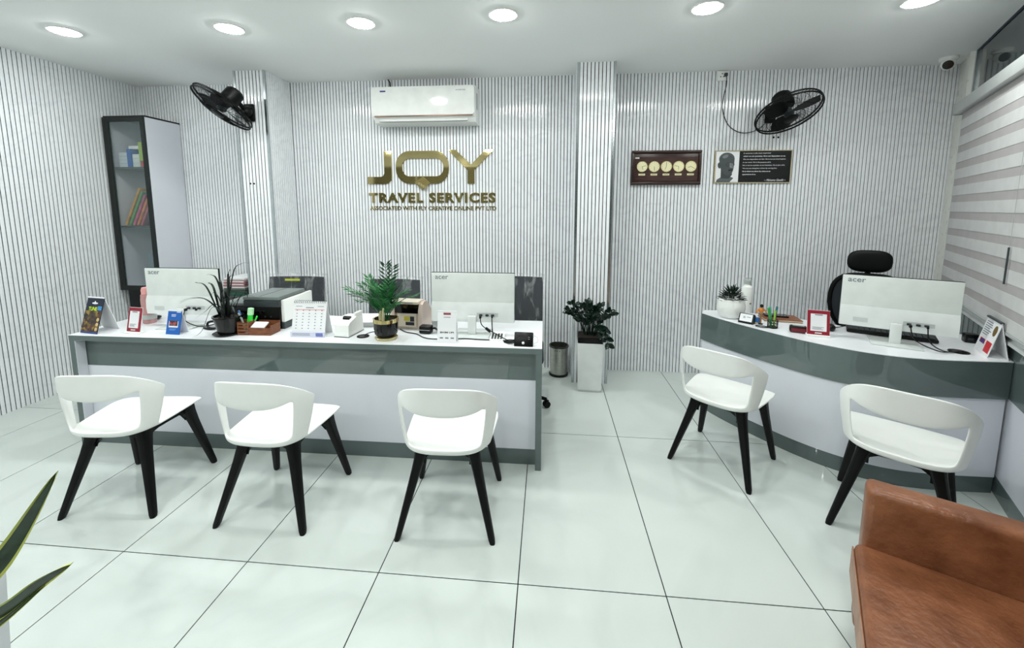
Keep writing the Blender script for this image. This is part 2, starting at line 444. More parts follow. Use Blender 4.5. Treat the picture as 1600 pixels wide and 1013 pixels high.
MB().prism(dl(offs(FC, .03)[2:-2] + [(2.545, .83), (2.80, 1.27), (2.56, 1.28), (2.34, 1.31), (2.12, 1.41), (1.93, 1.57), (1.70, 1.70)]), CT - .03, CT - .005).build('under_board', M_WHITELAM, desk, smooth=0)
MB().prism(dl([(1.80, 1.50), (2.0, 1.39), (2.12, 1.41), (1.95, 1.56), (1.82, 1.62)]), 0, CT - .031).build('pedestal', M_WHITELAM, desk, smooth=0)
MB().prism(dl([(2.5, .95), (2.62, .95), (2.78, 1.24), (2.6, 1.26)]), 0, CT - .031).build('pedestal', M_WHITELAM, desk, smooth=0)

# --- white shell chairs on black legs
def make_chair():
    t = thing('shell_chair', 'x', 'chair', group='white shell chairs at the desks')
    us = [-1, -.95, -.88, -.80, -.68, -.52, -.34, -.17, 0, .17, .34, .52, .68, .80, .88, .95, 1]
    rows = []
    def yr(u): return -.214 + .092 * abs(u) ** 5.5
    def yf(u): return .215 - .012 * u * u - .02 * abs(u) ** 10
    def z0(u): return .418 + .022 * abs(u) ** 2.6
    for k in range(9):
        q = k / 8; row = []
        for u in us:
            y = yf(u) + (yr(u) - yf(u)) * q
            hw = .233 - .026 * q ** 1.5 - .012 * (1 - min(1, q * 5)) * abs(u) ** 8
            z = .448 * (1 - q) + z0(u) * q - .020 * math.sin(math.pi * q) * (1 - u * u) - .012 * (1 - min(1, q * 4)) ** 2
            row.append((u * hw, y, z))
        rows.append(row)
    def ztop(u): return .760 - .118 * abs(u) ** 6
    def zhole(u): return min(.612 + .068 * abs(u) ** 2.2, ztop(u) - .035)
    def backpt(u, z):
        h = (z - z0(u)) / (.757 - z0(u))
        yy = yr(u) - .042 * h * (1 - abs(u) ** 6) + .045 * max(0, h) * abs(u) ** 6
        hw = .207 + .035 * math.sin(math.pi / 2 * min(1, max(0, h) * 1.35)) - .012 * max(0, h - .74) / .26
        return (u * hw, yy, z)
    lv = [lambda u: z0(u) + .018, lambda u: z0(u) + .030, lambda u: z0(u) + .33 * (zhole(u) - z0(u)), lambda u: z0(u) + .68 * (zhole(u) - z0(u)),
          lambda u: zhole(u) - .012, zhole, lambda u: zhole(u) + .35 * (ztop(u) - zhole(u)), lambda u: zhole(u) + .7 * (ztop(u) - zhole(u)), lambda u: ztop(u) - .008, ztop]
    for f in lv: rows.append([backpt(u, f(u)) for u in us])
    nu = len(us); vs = [p for r in rows for p in r]; fs = []
    for i in range(len(rows) - 1):
        for j in range(nu - 1):
            hole = (10 <= i <= 13) and abs((us[j] + us[j + 1]) / 2) < .84
            if not hole: fs.append((i * nu + j, i * nu + j + 1, (i + 1) * nu + j + 1, (i + 1) * nu + j))
    sh = MB().add(vs, fs).build('seat_shell', M_WPLAS, t, smooth=180)
    md = sh.modifiers.new('thick', 'SOLIDIFY'); md.thickness = .011; md.offset = 0
    ms = sh.modifiers.new('sub', 'SUBSURF'); ms.levels = 2; ms.render_levels = 2
    for sx in (-1, 1):
        for sy in (-1, 1):
            top = Vector((sx * .122, -.112, .408)) if sy < 0 else Vector((sx * .158, .138, .415)); foot = Vector((sx * .226, sy * .232, 0))
            rings = []
            for q, w, d in ((0, .034, .040), (.10, .028, .034), (.25, .024, .028), (.6, .0195, .023), (.96, .0155, .018), (1, .0125, .015)):
                c = top.lerp(foot, q); a = math.atan2(sy * .08, sx * .055)
                ring = []
                for k in range(12):
                    an = 2 * math.pi * k / 12
                    ex = math.copysign(abs(math.cos(an)) ** .7, math.cos(an)) * w; ey = math.copysign(abs(math.sin(an)) ** .7, math.sin(an)) * d
                    ring.append((c.x + ex, c.y + ey, c.z))
                rings.append(ring[::-1])
            MB().loft(rings).build('leg', M_BPLAS, t)
    fr = MB()
    for sx in (-1, 1):      # arched side rails that flow into the legs
        rings = []
        for q, zt_, zb_ in ((0, .408, .325), (.06, .408, .350), (.14, .406, .372), (.28, .402, .383), (.5, .402, .385), (.72, .408, .385), (.86, .414, .374), (.94, .418, .352), (1, .420, .325)):
            xc = sx * (.122 + .036 * q); yc = -.130 + .285 * q
            rings.append([(xc - .016, yc, zb_), (xc + .016, yc, zb_), (xc + .016, yc, zt_), (xc - .016, yc, zt_)])
        fr.loft(rings)
    for yc, xw, zt_ in ((-.112, .122, .402), (.138, .158, .414)):
        rings = []
        for q, zb_ in ((0, .33), (.08, .358), (.2, .376), (.5, .380), (.8, .376), (.92, .358), (1, .33)):
            xc = -xw + 2 * xw * q; zz_ = zt_ - .012 * math.sin(math.pi * q)
            rings.append([(xc, yc - .015, zb_), (xc, yc + .015, zb_), (xc, yc + .015, zz_), (xc, yc - .015, zz_)])
        fr.loft(rings)
    fr.build('under_frame', M_BPLAS, t, smooth=30)
    return t
chair = make_chair()
CH = [(-2.118, .414, 7.0, 'white shell chair leftmost of the three at the long counter'),
      (-1.271, .409, -.5, 'white shell chair in the middle of the three at the long counter'),
      (-.370, .425, 2.6, 'white shell chair rightmost of the three at the long counter'),
      (1.207, 1.004, -41.0, 'white shell chair turned towards the left end of the curved desk'),
      (1.835, .526, -38.4, 'white shell chair partly hidden behind the brown sofa arm')]
for i, (x, y, a, l) in enumerate(CH):
    if i == 0:
        chair.location = (x, y, 0); chair.rotation_euler = (0, 0, R(a)); chair['label'] = l
    else: dup(chair, (x, y, 0), R(a), l)

# --- brown leather sofa along the slanted wall
sofa = thing('leather_sofa', 'brown leather sofa with low square arm in the right foreground', 'sofa', (1.259, -.044, 0), math.atan2(WN.y, WN.x))
def puff(mb_args, r, name, matl, seg=4, parent=sofa): return MB().rbox(*mb_args, r, seg).build(name, matl, parent, smooth=60)
SL = 1.45
for y1 in (0, -SL + .10):
    a = puff((.0, .685, y1 - .10, y1, .055, .60), .022, 'arm', M_LEATHER)
puff((.012, .68, -SL + .102, -.102, .055, .262), .012, 'base', M_LEATHER)
sc = puff((-.022, .56, -SL + .102, -.102, .264, .405), .024, 'seat_cushion', M_LEATHER)
MB().rbox(-.027, -.0225, -SL + .112, -.112, .285, .385, .002, 1).build('front_border', M_LPIPE, sc)
MB().rbox(.004, .0115, -SL + .112, -.112, .075, .245, .003, 1).build('front_rail', M_LPIPE, sofa)
puff((.53, .684, -SL + .102, -.102, .264, .70), .03, 'backrest', M_LEATHER)
for lx in (.05, .64):
    for ly in (-.05, -SL + .05): MB().cyl(.02, 0, .054, 16, TR(lx, ly, 0)).build('foot', M_BLACK, sofa)

# --- task chairs behind the counter, still in their plastic wrap
def film_mat():
    M = bpy.data.materials.new('clear_wrap'); M.use_nodes = True
    nt = M.node_tree; N = nt.nodes; L = nt.links; b = N['Principled BSDF']
    b.inputs['Base Color'].default_value = (.85, .88, .9, 1); b.inputs['Roughness'].default_value = .12; b.inputs['Specular IOR Level'].default_value = .8
    tc = N.new('ShaderNodeTexCoord'); nz = N.new('ShaderNodeTexNoise'); nz.inputs['Scale'].default_value = 9; nz.inputs['Detail'].default_value = 5; nz.inputs['Distortion'].default_value = 1.5
    mp = N.new('ShaderNodeMapping'); mp.inputs['Scale'].default_value = (1.6, 1, .5); mp.inputs['Rotation'].default_value = (0, .5, 0); L.new(tc.outputs['Object'], mp.inputs['Vector']); L.new(mp.outputs['Vector'], nz.inputs['Vector'])
    rp = N.new('ShaderNodeValToRGB'); L.new(nz.outputs['Fac'], rp.inputs['Fac'])
    rp.color_ramp.elements[0].position = .52; rp.color_ramp.elements[0].color = (.04, .04, .04, 1)
    rp.color_ramp.elements[1].position = .80; rp.color_ramp.elements[1].color = (.42, .42, .42, 1)
    L.new(rp.outputs['Color'], b.inputs['Alpha'])
    bp = N.new('ShaderNodeBump'); bp.inputs['Strength'].default_value = .9; bp.inputs['Distance'].default_value = .01; L.new(nz.outputs['Fac'], bp.inputs['Height']); L.new(bp.outputs['Normal'], b.inputs['Normal'])
    return M
M_FILM = film_mat()
M_MESH = mat('dark_seat_cloth', (34, 40, 46), .7, bump=.4, bscale=260)
def chair_base(t, r=.27, a0=0.0, zs=.40):
    b = MB()
    for k in range(5):
        a = a0 + k * 2 * math.pi / 5
        b.tube([(0, 0, .095), (r * .6 * math.cos(a), r * .6 * math.sin(a), .085), (r * math.cos(a), r * math.sin(a), .068)], [.022, .018, .013], 8)
    b.cyl(.03, .06, .12, 16).build('star_base', M_BPLAS, t)
    for k in range(5):
        a = a0 + k * 2 * math.pi / 5
        c = MB(); M = TR(r * math.cos(a), r * math.sin(a), .0) @ RZ(a + .6)
        for s in (-1, 1): c.lathe([(0, -.008), (.022, -.008), (.0275, -.004), (.0275, .004), (.022, .008), (0, .008)], 18, M @ TR(0, s * .013, .0275) @ RX(R(90)))
        c.box(-.018, .018, -.006, .006, .026, .058, M); c.cyl(.006, .05, .072, 8, M)
        c.build('caster', M_BPLAS, t)
    MB().cyl(.021, .12, zs, 16).build('gas_column', M_CHROME, t)
def task_chair(x, y, rz, label, top=1.0, w=.46, a0=0.0):
    # faces -Y at rz = 0; the backrest stands behind the seat
    t = thing('task_chair', label, 'office chair', (x, y, 0), rz, 'plastic wrapped task chairs behind the counter')
    chair_base(t, .26, a0)
    MB().rbox(-.23, .23, -.22, .22, .405, .475, .03, 4).build('seat', M_MESH, t, smooth=60)
    bk = MB()
    rings = []
    for k in range(13):
        z = .56 + (top - .56) * k / 12; c = (z - .56) / (top - .56)
        ww = w / 2 * (1 - .05 * (c - .5) ** 2 * 4 * .6)
        ring = []
        for j in range(9): u = -1 + j / 4; ring.append((u * ww, .215 + .05 * c - .035 * u * u, z))
        for j in range(9): u = 1 - j / 4; ring.append((u * ww * .985, .215 + .05 * c + .028 - .035 * u * u, z))
        rings.append(ring)
    MB().loft(rings).build('backrest', M_MESH, t, smooth=50)
    f = MB(); vs = []; nx, nz = 22, 16
    rnd = random.Random(int(x * 1000))
    for front in (0, 1):
        for k in range(nz):
            c = k / (nz - 1); z = .60 + (top + .022 - .60) * c
            for j in range(nx):
                u = -1 + 2 * j / (nx - 1)
                base = .215 + .05 * (z - .56) / (top - .56) - .035 * u * u
                yy = (base - .012 - rnd.random() * .010) if front == 0 else (base + .040 + rnd.random() * .01)
                vs.append((u * (w / 2 + .012), yy, z + rnd.random() * .004))
    fs = []
    for fr in (0, 1):
        o = fr * nx * nz
        for k in range(nz - 1):
            for j in range(nx - 1):
                q = (o + k * nx + j, o + k * nx + j + 1, o + (k + 1) * nx + j + 1, o + (k + 1) * nx + j)
                fs.append(q if fr == 0 else q[::-1])
    o = nx * nz
    for j in range(nx - 1): fs.append(((nz - 1) * nx + j, (nz - 1) * nx + j + 1, o + (nz - 1) * nx + j + 1, o + (nz - 1) * nx + j))
    for k in range(nz - 1):
        fs.append((k * nx, (k + 1) * nx, o + (k + 1) * nx, o + k * nx)); fs.append((k * nx + nx - 1, o + k * nx + nx - 1, o + (k + 1) * nx + nx - 1, (k + 1) * nx + nx - 1))
    f.add(vs, fs).build('plastic_wrap', M_FILM, t, smooth=180)
    MB().tube([(0, .08, .39), (0, .22, .40), (0, .262, .47), (0, .262, .60)], .018, 8).build('back_post', M_BPLAS, t)
    return t
tc1 = task_chair(-2.055, 1.62, R(3), 'plastic wrapped black task chair behind the printer', .958, .49, .3)
tg = MB().box(-.07, .06, .178, .181, .935, .952).build('printed_tag', mat('yellow_tag', (196, 206, 70), .5), tc1)
task_chair(-1.195, 1.62, R(-2), 'plastic wrapped black task chair behind the small palm and the note counter', .948, .45, .9)
task_chair(-.145, 1.62, R(1), 'plastic wrapped black task chair half hidden behind the middle monitor', .988, .44, -.16)

# --- high-backed mesh chair at the curved desk
ec = thing('mesh_chair', 'black mesh office chair with oval headrest behind the curved desk', 'office chair', (2.56, 1.80, 0), R(-28))
chair_base(ec, .29, .5)
MB().rbox(-.24, .24, -.24, .22, .42, .49, .032, 4).build('seat', M_MESH, ec, smooth=60)
fr = []
for k in range(40):
    a = 2 * math.pi * k / 40
    cx = math.copysign(abs(math.cos(a)) ** .55, math.cos(a)) * (.235 - .05 * max(0, -math.sin(a)))
    cz = .79 + math.copysign(abs(math.sin(a)) ** .7, math.sin(a)) * .235
    fr.append((cx, .235 + .04 * (cz - .55) - .25 * cx * cx, cz))
bf = MB().tube(fr, .016, 8, closed=True).build('back_frame', M_BPLAS, ec)
n = 24; vs = []; fs = []
for i in range(n):
    for j in range(n):
        u = -1 + 2 * j / (n - 1); c = i / (n - 1); z = .56 + .46 * c
        s = abs((z - .79) / .235); ww = .232 * max(.35, (1 - min(1, s) ** 4)) ** .3 * (1 - .2 * max(0, .5 - c))
        xx = u * ww; vs.append((xx, .235 + .04 * (z - .55) - .25 * xx * xx, z))
for i in range(n - 1):
    for j in range(n - 1): fs.append((i * n + j, i * n + j + 1, (i + 1) * n + j + 1, (i + 1) * n + j))
net = MB().add(vs, fs).build('back_mesh', M_MESH, bf); md = net.modifiers.new('thick', 'SOLIDIFY'); md.thickness = .003
hr = MB()
rings = []
for k in range(11):
    a = -math.pi / 2 + math.pi * k / 10; y = math.sin(a) * .028; s = max(.02, math.cos(a)) ** .45
    ring = []
    for j in range(28):
        an = 2 * math.pi * j / 28
        ex = math.copysign(abs(math.cos(an)) ** .62, math.cos(an)) * .142 * s; ez = math.copysign(abs(math.sin(an)) ** .72, math.sin(an)) * .090 * s
        ring.append((ex, .262 + y - .4 * ex * ex, 1.135 + ez))
    rings.append(ring)
hr.loft(rings).build('headrest', M_BPLAS, ec, smooth=60)
MB().tube([(0, .285, 1.12), (0, .30, 1.06), (0, .285, .99), (0, .30, .70), (0, .24, .46), (0, .10, .42)], [.016, .018, .022, .022, .02, .02], 8).build('back_post', M_BPLAS, ec)
for s in (-1, 1):
    MB().tube([(s * .21, .02, .43), (s * .285, .02, .45), (s * .29, .02, .63)], .014, 8).build('arm_post', M_BPLAS, ec)
    MB().rbox(s * .29 - .035, s * .29 + .035, -.12, .13, .63, .655, .012, 2).build('arm_pad', M_BPLAS, ec)

# ================================================================== WALL FITTINGS
YS = YB - SD                       # face of the slats
# --- gilt lettering: JOY / TRAVEL SERVICES / line below
sign = thing('wall_sign', 'gold mirror lettering reading JOY TRAVEL SERVICES under the air conditioner', 'sign', (-1.0, YS, 1.80))
def plate(poly, th, name, material, parent, y=0.0, holes=None):
    """flat plate in the XZ plane, th thick towards the room; poly is a list of (x, z)"""
    M = Matrix(((1, 0, 0, 0), (0, 0, -1, y), (0, 1, 0, 0), (0, 0, 0, 1)))
    return MB().prism(poly, 0, th, M).build(name, material, parent, smooth=20)
def ring_plate(outer, inner, th, name, material, parent):
    n = len(outer); vs = []; fs = []
    for y in (0, -th):
        vs += [(p[0], y, p[1]) for p in outer] + [(p[0], y, p[1]) for p in inner]
    for i in range(n):
        j = (i + 1) % n; o = 2 * n
        fs += [(i, j, n + j, n + i), (o + i, o + n + i, o + n + j, o + j), (i, o + i, o + j, j), (n + i, n + j, o + n + j, o + n + i)]
    return MB().add(vs, fs).build(name, material, parent, smooth=20)
def rrect(x0, x1, z0, z1, r, k=7):
    out = []
    for cx, cz, a0 in ((x1 - r, z1 - r, 0), (x0 + r, z1 - r, 90), (x0 + r, z0 + r, 180), (x1 - r, z0 + r, 270)):
        for i in range(k): a = R(a0 + 90 * i / (k - 1)); out.append((cx + r * math.cos(a), cz + r * math.sin(a)))
    return out
def sg(P): return [(p[0] + 1.0, p[1] - 1.80) for p in P]
LT = .012
jj = [(-1.629, 1.786), (-1.455, 1.786)] + [(-1.455 + .065 * math.sin(R(a)), 1.851 - .065 * math.cos(R(a))) for a in (20, 40, 60, 80)] + [(-1.390, 1.87), (-1.390, 2.093), (-1.462, 2.093), (-1.462, 1.885), (-1.475, 1.862), (-1.495, 1.853), (-1.629, 1.853)]
plate(sg(jj), LT, 'letter', M_GOLD, sign)
ring_plate(sg(rrect(-1.347, -.833, 1.786, 2.093, .135)), sg(rrect(-1.285, -.885, 1.856, 2.021, .072)), LT, 'letter', M_GOLD, sign)
yy = [(-.840, 2.099), (-.765, 2.099), (-.620, 1.962), (-.483, 2.096), (-.402, 2.096), (-.588, 1.912), (-.588, 1.785), (-.655, 1.785), (-.655, 1.912)]
plate(sg(yy), LT, 'letter', M_GOLD, sign)
# clasped-hands emblem on the O: two cuffs and interlocked fingers
em = plate(sg([(-1.085, 1.852), (-1.162, 1.796), (-1.090, 1.728), (-1.012, 1.792)]), LT, 'hands_emblem', mat('gold_satin', (150, 136, 88), .3, .9), sign, y=-.012)
for k in range(4):
    c = (-1.118 + k * .022, 1.786 - k * .012)
    plate(sg(rrect(c[0] - .011, c[0] + .011, c[1] - .016, c[1] + .014, .009, 4)), .006, 'finger', mat('gold_pale', (226, 212, 160), .2, .9), em, y=-.0245)
def letters(text, x0, x1, z0, z1, bold, th, name):
    total = text_mb(text, .1, th, bold, track=1.16); a, b, c, d = extent(total)
    sxx = (x1 - x0) / (b - a); szz = (z1 - z0) / (d - c)
    cur = 0
    for i, ch in enumerate(text):
        if ch == ' ': continue
        pre = text_mb(text[:i + 1], .1, th, bold, track=1.16); e = extent(pre)
        one = text_mb(ch, .1, th, bold); oa, ob, oc, od = extent(one)
        one.v = [(x0 + (p[0] + e[1] - ob - a) * sxx, p[1] - th / 2, z0 + (p[2] - c) * szz) for p in one.v]
        one.build(name, M_GOLD, sign, smooth=20)
letters('TRAVEL SERVICES', -1.626 + 1, -.389 + 1, 1.606 - 1.8, 1.702 - 1.8, .0042, .010, 'small_letter')
tl = fit_text(text_mb('ASSOCIATED WITH FLY CREATIVE ONLINE PVT LTD', .05, .006, .0008), -1.619 + 1, -.383 + 1, 1.535 - 1.8, 1.575 - 1.8, -.003)
tl.build('tagline', M_GOLD, sign, smooth=20)['kind'] = 'stuff'

# --- split air conditioner
ac = thing('air_conditioner', 'white split air conditioner high on the slatted wall above the lettering', 'air conditioner', (-1.010, YS, 2.315))
prof = [(0, 0), (0, .325), (-.15, .318), (-.192, .306), (-.205, .290), (-.208, .075), (-.200, .055), (-.16, .005), (-.10, 0)]
M = Matrix(((0, 0, 1, 0), (1, 0, 0, 0), (0, 1, 0, 0), (0, 0, 0, 1)))
MB().prism(prof, -.462, .468, M).build('body', M_WPLAS, ac, smooth=40)
fp = plate(rrect(-.472, .462, .060, .306, .026), .012, 'front_panel', mat('ac_gloss', (246, 247, 245), .08), ac, y=-.2085)
MB().box(-.445, .445, -.2200, -.2085, .050, .0595).build('accent_strip', mat('copper_strip', (120, 92, 78), .3, .6), ac)
MB().rbox(-.40, .40, -.006, .0, -.035, .035, .004, 2, TR(0, -.186, .028) @ RX(R(-52))).build('louver', M_WPLAS, ac)
MB().box(-.40, .40, -.0025, .0, -.040, -.036, TR(0, -.1875, .028) @ RX(R(-52))).build('louver_gap', M_INK, ac)
MB().box(-.385, -.335, -.2222, -.2208, .262, .274).build('maker_badge', mat('blue_badge', (40, 60, 130), .3), fp)
fit_text(text_mb('INVERTER', .02, .001), .30, .385, .263, .272, -.2212).build('maker_lettering', M_GREYINK, fp)
for k in range(5): MB().box(.4685, .470, -.14 + k * .012, -.134 + k * .012, .12, .26).build('side_vent', M_GREY_L, ac)
MB().tube([(-.36, -.03, .345), (-.365, -.02, .40), (-.385, -.015, .43)], .006, 6).build('pipe', M_BLACK, ac)

# --- world clock board
cb = thing('world_clock', 'dark wooden board with five small round clocks on the back wall', 'clock', (1.157, YS, 1.919))
MB().rbox(-.304, .304, -.018, 0, -.152, .152, .004, 2).build('board', M_DWOOD, cb)
fr = MB()
for a in ((-.304, .304, .128, .152), (-.304, .304, -.152, -.128), (-.304, -.282, -.128, .128), (.282, .304, -.128, .128)): fr.rbox(a[0], a[1], -.032, -.018, a[2], a[3], .004, 2)
fr.build('frame', M_DWOOD, cb)
MB().box(-.278, .278, -.0195, -.0182, -.115, .095).build('face_panel', mat('walnut_face', (78, 54, 50), .15, rgb2=(58, 40, 38), stretch=(1, 8, 8)), cb)
M_CREAM = mat('cream_dial', (246, 240, 196), .3)
HANDS = [(75, 165), (175, 178), (0, 205), (285, 182), (120, 250)]
for k in range(5):
    cx = -.211 + k * .1065; F = TR(cx, -.0195, .010) @ RX(R(90))
    d = MB().lathe([(0, 0), (.046, 0), (.046, .004), (0, .004)], 36, F).build('dial', M_CREAM, cb)
    MB().lathe([(.046, 0), (.050, 0), (.050, .007), (.046, .007)], 36, F, ring=True).build('bezel', M_GOLD, d)
    hd = MB()
    for j, (ang, ln) in enumerate(zip(HANDS[k], (.037, .027))):
        hd.box(-.0014, .0014, 0, ln, .0045 + j * .001, .0052 + j * .001, F @ RZ(-R(ang)))
    for j in range(12): hd.box(-.001, .001, .036, .041, .0042, .0047, F @ RZ(R(30 * j)))
    hd.build('hands', M_INK, d)
    MB().box(cx - .029, cx + .029, -.0225, -.0195, -.068, -.052).build('name_plate', M_CREAM, cb)
    MB().box(cx - .020, cx + .020, -.0229, -.0226, -.062, -.058).build('plate_print', mat('faded_print', (150, 140, 96), .5), cb)
MB().prism(rrect(-.274, -.236, .082, .092, .004, 4), .0196, .0202, Matrix(((1, 0, 0, 0), (0, 0, -1, 0), (0, 1, 0, 0), (0, 0, 0, 1)))).build('corner_badge', M_PAPER, cb)

# --- framed quotation with a portrait
po = thing('quote_frame', 'framed black quotation panel with grey portrait of a bald man in round spectacles', 'picture', (1.903, YS, 1.923))
MB().box(-.318, .318, -.014, 0, -.140, .140).build('backing', mat('poster_black', (10, 13, 14), .12), po)
fr = MB()
for a in ((-.323, .323, .136, .143), (-.323, .323, -.143, -.136), (-.323, -.316, -.136, .136), (.316, .323, -.136, .136)): fr.box(a[0], a[1], -.018, -.001, a[2], a[3])
fr.build('frame', mat('pale_brass', (206, 196, 160), .3, .5), po, smooth=0)
ph = MB().box(-.314, -.118, -.0152, -.0141, -.134, .134).build('photo_ground', M_PAPER, po)
def flat(P, y, rgb, nm):
    plate(P, .0004, nm, mat('print_%d_%d_%d' % rgb, rgb, .5), ph, y=y)
def ell(cx, cz, a, b, rot=0, n=28): return [(cx + a * math.cos(t) * math.cos(R(rot)) - b * math.sin(t) * math.sin(R(rot)), cz + a * math.cos(t) * math.sin(R(rot)) + b * math.sin(t) * math.cos(R(rot))) for t in [2 * math.pi * i / n for i in range(n)]]
flat([(-.306, -.134), (-.300, -.112), (-.262, -.088), (-.19, -.085), (-.158, -.098), (-.19, -.134)], -.0154, (92, 98, 100), 'print_shoulder')
flat([(-.27, -.02), (-.268, -.10), (-.20, -.105), (-.172, -.07), (-.18, -.02)], -.0159, (62, 68, 70), 'print_neck')
flat(ell(-.224, .068, .066, .056, 0), -.0164, (84, 90, 92), 'print_skull')
flat([(-.288, .07), (-.284, .02), (-.268, -.03), (-.236, -.068), (-.205, -.078), (-.178, -.064), (-.165, -.03), (-.160, .02), (-.158, .07), (-.19, .10), (-.25, .10)], -.0169, (74, 80, 82), 'print_face')
flat(ell(-.286, .012, .013, .026, 8), -.0174, (70, 76, 78), 'print_ear')
flat([(-.20, .03), (-.176, .034), (-.166, .004), (-.172, -.012), (-.196, -.006)], -.0174, (138, 142, 142), 'print_cheek')
flat(ell(-.238, .09, .026, .015, 20), -.0174, (122, 128, 128), 'print_brow_light')
flat([(-.206, -.024), (-.168, -.022), (-.172, -.034), (-.205, -.038)], -.0179, (30, 34, 36), 'print_moustache')
for gx in (-.214, -.172): ring_plate(ell(gx, .020, .016, .015), ell(gx, .020, .0135, .0125), .0004, 'print_spectacles', M_INK, ph).location = (0, -.0182, 0)
QL = ['A customer is the most important', 'visitor on our premises. He is not dependent on us.', 'We are dependent on him. He is not an interruption', 'in our work. He is the purpose of it.',
      'He is not an outsider in our business. He is part of it.', 'We are not doing him a favor by serving him.', 'He is doing us a favor by giving us an', 'opportunity to do so.']
WX = [.145, .268, .270, .150, .268, .205, .150, .030]
for k, (q, xx) in enumerate(zip(QL, WX)):
    z = .112 - k * .0262
    fit_text(text_mb(q, .02, .0006, .0004 if k in (1, 6, 7) else 0), -.085, xx, z - .003, z + .010, -.0146).build('quote_line', M_PAPER, po)
fit_text(text_mb('~ Mahatma Gandhi ~', .02, .0006, 0, shear=.4), .105, .285, -.126, -.108, -.0146).build('signature', M_PAPER, po)

# --- wall fans
def wall_fan(label, mount, centre, n, rad, name='wall_fan', spin=0.3):
    t = thing(name, label, 'fan', mount, 0, 'black wall fans')
    c = Vector(centre) - Vector(mount); F = Matrix.Translation(c) @ frame_to(n)
    def hoop(mb, r, z, w): mb.tube([(r * math.cos(2 * math.pi * k / 48), r * math.sin(2 * math.pi * k / 48), z) for k in range(48)], w, 6, closed=True, M=F)
    for nm, s in (('front_grille', 1), ('rear_grille', -1)):
        g = MB()
        for rr, zz, w in ((1.0, .012, .0065), (.70, .045, .0018), (.42, .058, .0018), (.20, .062, .004)): hoop(g, rad * rr, s * zz, w)
        for k in range(60):
            a = 2 * math.pi * k / 60
            g.tube([(rad * q * math.cos(a), rad * q * math.sin(a), s * z) for q, z in ((.2, .062), (.42, .058), (.7, .045), (1, .012))], .0013, 4, M=F)
        if s > 0: g.lathe([(0, .058), (rad * .2, .058), (rad * .2, .066), (rad * .16, .070), (0, .072)], 24, F)
        g.build(nm, M_BPLAS, t)
    b = MB()
    for k in range(3):
        a = spin + k * 2 * math.pi / 3; rings = []
        for q in range(7):
            r = rad * (.14 + .78 * q / 6); hw = rad * (.12 + .20 * math.sin(math.pi * (q / 6) ** .8 * .85)); tw = .42 - .22 * q / 6
            e1 = Vector((math.cos(a), math.sin(a), 0)); e2 = Vector((-math.sin(a), math.cos(a), 0))
            p = e1 * r
            ring = [p - e2 * hw * math.cos(tw) - Vector((0, 0, hw * math.sin(tw) * .6)) + Vector((0, 0, -.001)), p + e2 * hw * math.cos(tw) + Vector((0, 0, hw * math.sin(tw) * .6)) + Vector((0, 0, -.001)),
                    p + e2 * hw * math.cos(tw) + Vector((0, 0, hw * math.sin(tw) * .6)) + Vector((0, 0, .001)), p - e2 * hw * math.cos(tw) - Vector((0, 0, hw * math.sin(tw) * .6)) + Vector((0, 0, .001))]
            rings.append([v[:] for v in ring])
        MB().loft(rings, M=F).build('blade', M_BPLAS, t)
    MB().lathe([(0, -.03), (.032, -.03), (.036, .02), (.02, .032), (0, .034)], 20, F).build('hub', M_GREY_D, t)
    MB().lathe([(0, -.190), (.050, -.187), (.070, -.168), (.073, -.09), (.066, -.062), (0, -.060)], 28, F).build('motor_housing', M_BPLAS, t)
    back = F @ Vector((0, 0, -.12))
    MB().ball(.047, (0, -.045, 0), 20, 12).build('swivel_ball', M_BPLAS, t)
    MB().rbox(-.045, .045, -.022, 0, -.075, .075, .008, 2).build('wall_plate', M_BPLAS, t)
    MB().tube([(0, -.045, 0), tuple(Vector((0, -.045, 0)).lerp(back, .5) + Vector((0, 0, .01))), tuple(back)], .019, 10).build('arm', M_BPLAS, t)
    MB().ball(.014, (0, -.095, -.01), 12, 8).build('knob', M_GREY_D, t)
    return t
f1 = wall_fan('black wall fan tilted down on the left slatted pillar', (-2.520, PIL1[2] - SD, 2.385), (-2.575, 1.785, 2.375), (-.40, -.45, -.81), .238)
f2 = wall_fan('black wall fan on the back wall above the framed quotation', (2.02, YS, 2.37), (2.005, 2.09, 2.315), (.16, -.50, -.90), .238, spin=.9)

for sx in (2.066, 2.106): MB().lathe([(0, -.004), (.008, -.003), (.009, 0)], 10, TR(sx, YS, 2.175) @ RX(R(90)) @ RX(R(180))).build('screw', M_BLACK, wb)
# --- socket at ceiling height feeding the right fan
so = thing('wall_socket', 'small white socket under the ceiling beside the right fan', 'socket', (1.595, YS, 2.660))
MB().rbox(-.040, .040, -.022, 0, 0, .080, .004, 2).build('box', M_WPLAS, so)
for hx, hz in ((0, .055), (-.012, .030), (.012, .030)): MB().lathe([(0, 0), (.005, 0), (.005, .001), (0, .001)], 10, TR(hx, -.0222, hz) @ RX(R(90))).build('pin_hole', M_INK, so)
MB().rbox(.012, .040, -.045, -.0225, .028, .058, .006, 2).build('plug', M_GREY_D, so)
cord = MB().tube(cr([(1.625, YS - .038, 2.69), (1.635, YS - .02, 2.62), (1.618, YS - .010, 2.50), (1.630, YS - .008, 2.38), (1.69, YS - .008, 2.27), (1.80, YS - .010, 2.215), (1.92, YS - .02, 2.24), (2.0, YS - .026, 2.32)], 8), .0035, 6).build('fan_cord', M_BLACK)
tag(cord, 'thin black cord hanging from the socket to the right fan', 'cord')

